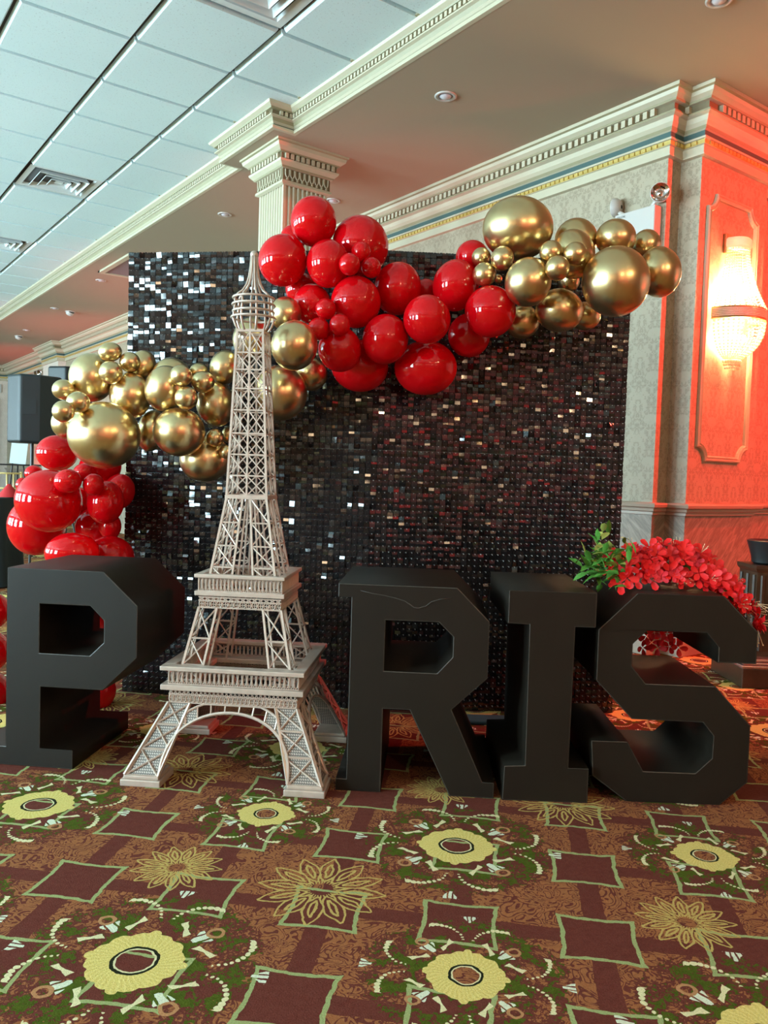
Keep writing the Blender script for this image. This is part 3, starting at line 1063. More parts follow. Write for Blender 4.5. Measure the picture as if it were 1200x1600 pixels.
def sequin_wall(a, b, ncols, nrows, label, tilt, first):
    a, b = Vector(a), Vector(b)
    W = (b - a).length
    ang = math.atan2((b - a).y, (b - a).x)
    t = empty('sequin_backdrop', a, ang, label=label, category='backdrop', group='sequin walls')
    fr = MB()
    for x in (0.012, W - 0.012):
        fr.box((x - 0.012, 0.022, 0.0), (x + 0.012, 0.046, BDH - 0.004))
    for z in (0.03, BDH / 2, BDH - 0.016):
        fr.box((0.02, 0.023, z - 0.012), (W - 0.02, 0.045, z + 0.012))
    for x in (0.06, W - 0.06):
        fr.box((x - 0.02, 0.03, 0.0), (x + 0.02, 0.34, 0.018))
    fr.obj('stand_frame', M['pole'], t)
    pw, ph = W / ncols, BDH / nrows
    nx, nz = round(pw / SQP), round(ph / SQP)
    sx, sz = pw / nx, ph / nz
    back = MB()
    back.box((0.0002, 0.012, 0.0002), (pw - 0.0002, 0.018, ph - 0.0002))
    bme = back.mesh('backing', M['backing'])
    for i in range(ncols):
        for j in range(nrows):
            o = link('shimmer_panel', bme, t, (i * pw, 0, j * ph))
            sq, pg = MB(), MB()
            for u in range(nx):
                for v in range(nz):
                    cx, cz = (u + 0.5) * sx, (v + 0.93) * sz
                    q = rng.random()
                    k = 1.0 if q < 0.75 else 2.6
                    rx = rng.gauss(tilt[0], tilt[1] * k)       # swing about the peg's axis
                    ry = rng.gauss(0, tilt[2] * k)             # twist about the vertical
                    rz = rng.gauss(0, 0.03)
                    h = sz * 0.93
                    w = sx * 0.93 / 2
                    bend = rng.uniform(0.04, 0.20)
                    cut = rng.uniform(0.35, 0.65)
                    cr, sr, cy, sy, cz_, sz_ = math.cos(rx), math.sin(rx), math.cos(ry), math.sin(ry), math.cos(rz), math.sin(rz)
                    prof3 = ((0.0, 0.0), (-h * cut, -0.5 * bend * h * cut), (-h, -0.5 * bend * h * cut + 0.5 * bend * h * (1 - cut)))
                    vs = []
                    for pz, py_ in prof3:
                        for px in (-w, w):
                            x1, z1 = px * cz_ - pz * sz_, px * sz_ + pz * cz_
                            y1, z2 = py_ * cr - z1 * sr, z1 * cr + py_ * sr
                            x2, y2 = x1 * cy - y1 * sy, x1 * sy + y1 * cy
                            vs.append((cx + x2, 0.001 + y2, cz + z2))
                    vs2 = [(x, y + 0.0012, z) for x, y, z in vs]
                    sq.add(vs + vs2, [(0, 2, 3, 1), (2, 4, 5, 3), (6, 7, 9, 8), (8, 9, 11, 10), (4, 10, 11, 5), (0, 1, 7, 6)])
                    pz = cz - 0.002
                    pr = 0.0029 if first else 0.0017
                    pg.add([(cx - pr, 0.012, pz - pr), (cx + pr, 0.012, pz - pr), (cx + pr, 0.012, pz + pr), (cx - pr, 0.012, pz + pr), (cx, -0.0075, pz)],
                           [(0, 1, 4), (1, 2, 4), (2, 3, 4), (3, 0, 4)])
            sq.obj('sequins', M['sequin'], o, kind='stuff')
            pg.obj('pegs', M['peg'], o, kind='stuff')
    return t


sequin_wall(BDL, BDM, 4, 7, 'black sequin wall section on the left, glinting behind the tower and gold balloons', (0.055, 0.075, 0.075), 0)
sequin_wall(BDM, BDR, 4, 7, 'black sequin wall section on the right, dotted with pegs behind the letters R, I and S', (0.02, 0.06, 0.08), 1)
tc = MB()
p0 = onz(712, 1132, 0)
tc.box((-0.02, 0, 0), (0.34, 0.10, 0.018))
o = tc.obj('fabric_strip', M['tealcloth'], label='dark teal fabric strip at the foot of the sequin wall between R and I', category='fabric')
o.location = p0
o.rotation_euler = (0, 0, math.atan2(RIGHT[1], RIGHT[0]))
bevel(o, 0.006)

# ------------------------------------------------------------------ giant letters
def offset_hole(name):
    pass


def letter(name, a, b, outer, holes, depth, label):
    """front face in the vertical plane through floor points a, b; outline in metres (along, up)"""
    a, b = Vector(a), Vector(b)
    ang = math.atan2((b - a).y, (b - a).x)
    t = empty(name, a, ang, label=label, category='letter')
    crv = bpy.data.curves.new(name, 'CURVE')
    crv.dimensions = '2D'
    crv.fill_mode = 'BOTH'
    for poly in [outer] + holes:
        sp = crv.splines.new('POLY')
        sp.points.add(len(poly) - 1)
        for p, (x, y) in zip(sp.points, poly):
            p.co = (x, y, 0, 1)
        sp.use_cyclic_u = True
    crv.extrude = depth / 2
    tmp = bpy.data.objects.new(name + '_outline', crv)
    COL.objects.link(tmp)
    dg = bpy.context.evaluated_depsgraph_get()
    me = bpy.data.meshes.new_from_object(tmp.evaluated_get(dg))
    bpy.data.objects.remove(tmp)
    me.transform(Matrix.Translation((0, depth / 2, 0)) @ Matrix.Rotation(math.pi / 2, 4, 'X'))
    bm = bmesh.new()
    bm.from_mesh(me)
    bmesh.ops.remove_doubles(bm, verts=bm.verts, dist=1e-5)
    bmesh.ops.recalc_face_normals(bm, faces=bm.faces)
    front = [f for f in bm.faces if f.normal.y < -0.99]
    back = [f for f in bm.faces if f.normal.y > 0.99]
    for nm, keep in (('front_panel', front), ('back_panel', back), ('side_band', [f for f in bm.faces if abs(f.normal.y) <= 0.99])):
        part = bm.copy()
        part.faces.ensure_lookup_table()
        idx = {f.index for f in keep}
        bm.faces.index_update()
        idx = {f.index for f in keep}
        part.faces.ensure_lookup_table()
        bmesh.ops.delete(part, geom=[f for i, f in enumerate(part.faces) if i not in idx], context='FACES')
        m2 = bpy.data.meshes.new(nm)
        part.to_mesh(m2)
        part.free()
        m2.materials.clear()
        m2.materials.append(M['letter'])
        o = link(nm, m2, t)
        if nm != 'side_band':
            md = o.modifiers.new('thickness', 'SOLIDIFY')
            md.thickness = 0.006
            md.offset = 1.0 if nm == 'x' else -1.0
            m2.materials.append(M['scuff_glint'])
            md = bevel(o, 0.003, 2).modifiers['bevel']
            md.material = 1 if nm == 'front_panel' else 0
    bm.free()
    return t


HL = 0.69
letP = letter('letter_p', onz(0, 1194, 0), onz(112, 1202, 0),
              [(0.02, HL), (0.366, HL), (0.488, 0.578), (0.488, 0.400), (0.368, 0.282), (0.145, 0.282), (0.145, 0.066), (0.264, 0.066), (0.264, 0), (-0.10, 0), (-0.10, 0.066), (0.02, 0.066)],
              [[(0.139, 0.570), (0.139, 0.399), (0.320, 0.399), (0.369, 0.447), (0.369, 0.522), (0.320, 0.570)]], 0.46,
              'big black block letter P at the left in front of the red balloon pile')
letR = letter('letter_r', onz(540, 1235, 0), onz(774, 1248, 0),
              [(-0.044, HL), (0.346, HL), (0.454, 0.583), (0.454, 0.397), (0.341, 0.288), (0.450, 0.052), (0.488, 0.052), (0.488, 0), (0.343, 0), (0.203, 0.280), (0.116, 0.280), (0.116, 0), (-0.034, 0), (-0.034, 0.040), (0.0, 0.040), (0.0, 0.645), (-0.044, 0.645)],
              [[(0.115, 0.574), (0.115, 0.406), (0.288, 0.406), (0.337, 0.462), (0.337, 0.528), (0.289, 0.574)]], 0.50,
              'big black block letter R with a crease across its top, right of the model tower')
letI = letter('letter_i', onz(784, 1250, 0), onz(914, 1254.8, 0),
              [(-0.003, HL), (0.282, HL), (0.282, 0.577), (0.216, 0.577), (0.213, 0.114), (0.279, 0.114), (0.279, 0), (0, 0), (0.003, 0.114), (0.070, 0.118), (0.067, 0.580), (-0.003, 0.582)], [], 0.50,
              'big black block letter I between the letters R and S')
letS = letter('letter_s', onz(978, 1252, 0), onz(1124, 1258, 0),
              [(0.006, HL), (0.288, HL), (0.400, 0.578), (0.400, 0.472), (0.276, 0.472), (0.276, 0.523), (0.237, 0.568), (0.043, 0.568), (-0.001, 0.523), (-0.001, 0.450), (0.047, 0.394), (0.272, 0.394), (0.392, 0.268), (0.392, 0.079), (0.305, 0.0),
               (0.0, 0.0), (-0.114, 0.081), (-0.123, 0.198), (-0.003, 0.199), (0.052, 0.103), (0.221, 0.103), (0.273, 0.155), (0.274, 0.229), (0.238, 0.272), (0.006, 0.275), (-0.115, 0.398), (-0.115, 0.566)], [], 0.44,
              'big black block letter S at the right with red flowers lying on its top')
# crease across the top of the R
mb = MB()
cr = [(0.03, 0.668), (0.07, 0.660), (0.11, 0.655), (0.145, 0.648), (0.175, 0.640), (0.195, 0.628), (0.206, 0.620), (0.222, 0.618), (0.245, 0.625), (0.262, 0.640), (0.290, 0.650), (0.325, 0.655)]
mb.tube([(x, -0.0005, z) for x, z in cr], [0.0006, 0.0012, 0.0012, 0.0015, 0.0015, 0.002, 0.002, 0.002, 0.0018, 0.0015, 0.0012, 0.0006], 5)
mb.obj('crease', M['crease'], letR, smooth=True)

# ------------------------------------------------------------------ model tower
TA, TB = onz(187, 1228, 0), onz(507, 1249, 0)
tu = (TB - TA) / np.linalg.norm(TB - TA)
tw = np.array([-tu[1], tu[0], 0])
TL = float(np.linalg.norm(TB - TA))
TCN = TA + tu * TL / 2 + tw * TL / 2
tower = empty('lattice_tower', TCN, math.atan2(tu[1], tu[0]), label='silver lattice model tower with an arched base, standing between the letters P and R', category='tower model')
HW = TL / 2


def lean(p):
    x, y, z = p
    return (x - 0.013 * max(0.0, z - 0.35), y, z)


class TM_(MB):
    def add(s, verts, faces, mi=0):
        MB.add(s, [lean(v) for v in verts], faces, mi)


def rotz(p, k):
    x, y, z = p
    for _ in range(k):
        x, y = -y, x
    return (x, y, z)


FT = 0.135
for sx, sy in ((-1, -1), (1, -1), (1, 1), (-1, 1)):
    mb = TM_()
    def bx(a, b, z0, z1):
        xs, ys = sorted((sx * a, sx * b)), sorted((sy * a, sy * b))
        mb.box((xs[0], ys[0], z0), (xs[1], ys[1], z1))
    bx(HW - FT, HW, 0, 0.022)
    bx(HW - FT + 0.008, HW - 0.008, 0.022, 0.034)
    o = mb.obj('foot_plate', M['tower'], tower)
    bevel(o, 0.003)

Z0, Z1 = 0.034, 0.252
oB, iB = HW - 0.012, HW - FT + 0.012         # outer and inner half widths at the bottom
oT, iT = 0.222, 0.148
for k in range(4):
    # corner leg k: two sheeted faces meeting at the outer corner
    leg = TM_()
    Rr = 0.0058
    A0, A1 = (-oB, -oB, Z0), (-oT, -oT, Z1)
    leg.bar(rotz(A0, k), rotz(A1, k), Rr * 1.25)
    for mirror in (0, 1):
        def q(x, z, y):
            p = (x, y, z) if not mirror else (y, x, z)
            return rotz(p, k)
        def pt(s, t):          # s 0 outer .. 1 inner, t 0 bottom .. 1 top
            o_, i_ = oB + (oT - oB) * t, iB + (iT - iB) * t
            return q(-(o_ + (i_ - o_) * s), Z0 + (Z1 - Z0) * t, -o_)
        leg.bar(pt(1, 0), pt(1, 1), Rr)
        cells = (0.0, 0.36, 0.70, 1.0)
        for c in range(3):
            a, b = cells[c], cells[c + 1]
            leg.bar(pt(0, a), pt(1, b), Rr * 0.6)
            leg.bar(pt(1, a), pt(0, b), Rr * 0.6)
            if c:
                leg.bar(pt(0, a), pt(1, a), Rr * 0.8)
        leg.bar(pt(0, 0), pt(1, 0), Rr * 0.8)
    lo = leg.obj('tower_leg', M['tower'], tower)
    sh = TM_()
    for mirror in (0, 1):
        def q2(x, z, y):
            p = (x, y, z) if not mirror else (y, x, z)
            return rotz(p, k)
        pts = [q2(-oB + 0.002, Z0, -oB + 0.004), q2(-iB, Z0, -oB + 0.004), q2(-iT, Z1, -oT + 0.004), q2(-oT + 0.002, Z1, -oT + 0.004)]
        sh.add(pts, [(0, 1, 2, 3)])
    sh.obj('woven_sheet', M['sheet'], lo)
for k in range(4):
    ar = TM_()
    inner, outer = [], []
    nseg = 28
    for i in range(nseg + 1):
        t = math.pi * i / nseg
        z = Z0 + 0.002 + (0.228 - Z0) * math.sin(t) ** 0.80
        x = -math.cos(t) * (iB - 0.002)
        yy = -(oB + (oT - oB) * (z - Z0) / (Z1 - Z0))
        inner.append(rotz((x, yy, z), k))
        z2 = min(0.253, Z0 + 0.004 + (0.262 - Z0) * math.sin(t) ** 0.62)
        x2 = -math.cos(t) * (iB + 0.004)
        lim = iB + (iT - iB) * (z2 - Z0) / (Z1 - Z0) + 0.001
        x2 = max(-lim, min(lim, x2 * 1.02))
        y2 = -(oB + (oT - oB) * (z2 - Z0) / (Z1 - Z0))
        outer.append(rotz((x2, y2, z2), k))
    ar.tube(inner, 0.0056, 6)
    ar.tube(outer[3:-3], 0.0042, 6)
    for i in range(5, nseg - 4, 1):
        if i % 2 == 1:
            ar.bar(inner[i], outer[i], 0.0032)
    ao = ar.obj('arch', M['tower'], tower)
    for lo_, hi_ in ((0, 9), (nseg - 9, nseg)):
        sh = TM_()
        vs = []
        for i in range(lo_, hi_ + 1):
            for p in (inner[i], outer[i]):
                vs.append((p[0] * 0.994, p[1] * 0.994, p[2]))
        sh.add(vs, [(2 * i, 2 * i + 2, 2 * i + 3, 2 * i + 1) for i in range(hi_ - lo_)])
        sh.obj('woven_sheet', M['sheet'], ao)


def square_ring(mb, h, w, z0, z1):
    """flat square frame, outer half width h, band width w"""
    i = h - w
    for s in (-1, 1):
        mb.box((-h, min(s * h, s * i), z0), (h, max(s * h, s * i), z1))
        mb.box((min(s * h, s * i), -i, z0), (max(s * h, s * i), i, z1))


def pierced_band(mb, h, z0, z1, pitch, r, kind):
    n = max(4, int(2 * h / pitch))
    p = 2 * h / n
    for k in range(4):
        for z in ((z0, z1) if kind != 'ring' else (z0, z1, (z0 + z1) / 2 + 0.006)):
            mb.bar(rotz((-h, -h, z), k), rotz((h, -h, z), k), r)
        for i in range(n):
            c = -h + (i + 0.5) * p
            if kind == 'oval':
                zc, ra, rb = (z0 + z1) / 2, p * 0.42, (z1 - z0) * 0.44
                loop = [rotz((c + ra * math.cos(2 * math.pi * q / 8), -h, zc + rb * math.sin(2 * math.pi * q / 8)), k) for q in range(8)]
                mb.tube(loop, r * 0.75, 4, closed=True)
                mb.bar(rotz((c + p / 2, -h, z0), k), rotz((c + p / 2, -h, z1), k), r * 0.7)
            else:
                zm = (z0 + z1) / 2 + 0.006
                zc, ra, rb = (z0 + zm) / 2, p * 0.45, (zm - z0) * 0.48
                loop = [rotz((c + ra * math.cos(2 * math.pi * q / 8), -h, zc + rb * math.sin(2 * math.pi * q / 8)), k) for q in range(8)]
                mb.tube(loop, r * 0.8, 4, closed=True)
                mb.bar(rotz((c - p / 2, -h, zm), k), rotz((c + p / 2, -h, z1), k), r * 0.7)
                mb.bar(rotz((c + p / 2, -h, zm), k), rotz((c - p / 2, -h, z1), k), r * 0.7)
                mb.bar(rotz((c, -h, zc - rb), k), rotz((c, -h, zc + rb), k), r * 0.6)
                mb.bar(rotz((c - ra, -h, zc), k), rotz((c + ra, -h, zc), k), r * 0.6)


def gallery(zf0, zf1, hf, zs0, zs1, hs, zr1, hr, zt1, ht, wt, p1, p2):
    mb = TM_()
    pierced_band(mb, hf, zf0, zf1, p1, 0.0030, 'ring')
    o = mb.obj('pierced_frieze', M['tower'], tower)
    mb = TM_()
    square_ring(mb, hs, hs * 0.30, zs0, zs1)
    s_ = mb.obj('gallery_deck', M['tower'], tower)
    bevel(s_, 0.002)
    mb = TM_()
    pierced_band(mb, hr, zs1, zr1, p2, 0.0028, 'oval')
    mb.obj('gallery_railing', M['tower'], tower)
    mb = TM_()
    square_ring(mb, ht, wt, zr1, zt1)
    t_ = mb.obj('gallery_top_rail', M['tower'], tower)
    bevel(t_, 0.0025)


gallery(0.254, 0.298, 0.221, 0.300, 0.318, 0.245, 0.366, 0.224, 0.381, 0.247, 0.042, 0.0145, 0.0155)
gallery(0.570, 0.606, 0.145, 0.612, 0.628, 0.158, 0.674, 0.147, 0.687, 0.159, 0.026, 0.0205, 0.0130)


def stage(zb, zt, hb, ht_, wb, wt, cells, r, name):
    """four lattice corner legs between two galleries"""
    for k in range(4):
        mb = TM_()
        for mirror in (0, 1):
            def P_(s, t):
                h = hb + (ht_ - hb) * t
                w = wb + (wt - wb) * t
                x, y, z = -(h - w * s), -h, zb + (zt - zb) * t
                return rotz((x, y, z) if not mirror else (y, x, z), k)
            if not mirror:
                mb.bar(P_(0, 0), P_(0, 1), r * 1.15)
            mb.bar(P_(1, 0), P_(1, 1), r)
            for c in range(len(cells) - 1):
                a, b = cells[c], cells[c + 1]
                mb.bar(P_(0, a), P_(1, b), r * 0.62)
                mb.bar(P_(1, a), P_(0, b), r * 0.62)
                mb.bar(P_(0, a), P_(1, a), r * 0.75)
            mb.bar(P_(0, 1), P_(1, 1), r * 0.75)
        # the leg's inner corner post
        mb.bar(rotz((-(hb - wb), -(hb - wb), zb), k), rotz((-(ht_ - wt), -(ht_ - wt), zt), k), r * 0.9)
        mb.obj(name, M['tower'], tower)


stage(0.322, 0.570, 0.199, 0.145, 0.075, 0.064, (0.02, 0.22, 0.58, 1.0), 0.0052, 'middle_leg')
stage(0.640, 0.952, 0.122, 0.0715, 0.082, 0.058, (0.02, 0.22, 0.46, 0.72, 1.0), 0.0050, 'upper_leg')
mb = TM_()
square_ring(mb, 0.077, 0.012, 0.948, 0.960)
mb.obj('waist_band', M['tower'], tower)
# shaft
zs_ = [0.960, 1.030, 1.105, 1.180, 1.262, 1.338, 1.405, 1.465, 1.540]
for k in range(4):
    mb = TM_()
    hh = lambda z: 0.0715 + (0.046 - 0.0715) * (z - 0.96) / 0.58
    mb.bar(rotz((-hh(0.955), -hh(0.955), 0.955), k), rotz((-hh(1.545), -hh(1.545), 1.545), k), 0.0056)
    mb.bar(rotz((0, -hh(0.955), 0.955), k), rotz((0, -hh(1.545), 1.545), k), 0.0046)
    for a, b in zip(zs_[:-1], zs_[1:]):
        ha, hb = hh(a), hh(b)
        mb.bar(rotz((-ha, -ha, a), k), rotz((ha, -ha, a), k), 0.0036)
        for x0, x1, x2, x3 in ((-ha, 0, -hb, 0), (0, ha, 0, hb)):
            mb.bar(rotz((x0, -ha, a), k), rotz((x3, -hb, b), k), 0.0028)
            mb.bar(rotz((x1, -ha, a), k), rotz((x2, -hb, b), k), 0.0028)
    mb.obj('shaft_lattice', M['tower'], tower)
mb = TM_()
square_ring(mb, 0.050, 0.012, 1.538, 1.548)
mb.obj('shaft_cap', M['tower'], tower)
for k in range(8):
    a = math.pi / 8 + k * math.pi / 4
    prof = [(0.052, 1.546), (0.064, 1.566), (0.072, 1.588), (0.070, 1.612), (0.066, 1.640), (0.066, 1.662), (0.058, 1.676), (0.040, 1.690), (0.026, 1.712), (0.017, 1.742), (0.012, 1.780), (0.010, 1.815)]
    mb = TM_()
    mb.tube([(r * math.cos(a), r * math.sin(a), z) for r, z in prof], 0.0042, 6)
    mb.obj('spire_rib', M['tower'], tower, smooth=True)
for z, r in ((1.594, 0.078), (1.616, 0.073), (1.640, 0.075), (1.664, 0.073)):
    mb = TM_()
    mb.tube([(r * math.cos(2 * math.pi * q / 28), r * math.sin(2 * math.pi * q / 28), z) for q in range(28)], 0.0042, 6, closed=True)
    mb.obj('spire_ring', M['tower'], tower, smooth=True)
mb = TM_()
mb.sphere((0, 0, 1.818), 0.0145, 14, 10)
mb.obj('finial_ball', M['tower'], tower, smooth=True)

# ------------------------------------------------------------------ balloons
def balloon_mesh(name, mat):
    """unit balloon, nozzle towards +Y"""
    mb = MB()
    n, m = 40, 26
    prof = []
    for i in range(1, m):
        t = math.pi * i / m
        y = -math.cos(t)
        r = math.sin(t)
        if y > 0:
            r *= 1 - 0.10 * y ** 3
            y *= 1.08
        prof.append((r, y))
    vs = [(0, -1, 0)]
    for r, y in prof:
        for k in range(n):
            a = 2 * math.pi * k / n
            vs.append((r * math.cos(a), y, r * math.sin(a)))
    fs = [(0, 1 + (k + 1) % n, 1 + k) for k in range(n)]
    L = len(prof)
    for i in range(L - 1):
        for k in range(n):
            a, b = 1 + i * n + k, 1 + i * n + (k + 1) % n
            fs.append((a, b, b + n, a + n))
    # neck and rolled lip
    for r, y in ((0.05, 1.10), (0.045, 1.14), (0.075, 1.17), (0.02, 1.18)):
        for k in range(n):
            a = 2 * math.pi * k / n
            vs.append((r * math.cos(a), y, r * math.sin(a)))
    for i in range(L - 1, L + 3):
        for k in range(n):
            a, b = 1 + i * n + k, 1 + i * n + (k + 1) % n
            fs.append((a, b, b + n, a + n))
    o = 1 + (L + 3) * n
    fs.append(tuple(o + k for k in range(n)))
    mb.add(vs, fs)
    return mb.mesh(name, mat, True)


BM = {'r': balloon_mesh('red_balloon', M['red']), 'g': balloon_mesh('gold_balloon', M['gold'])}
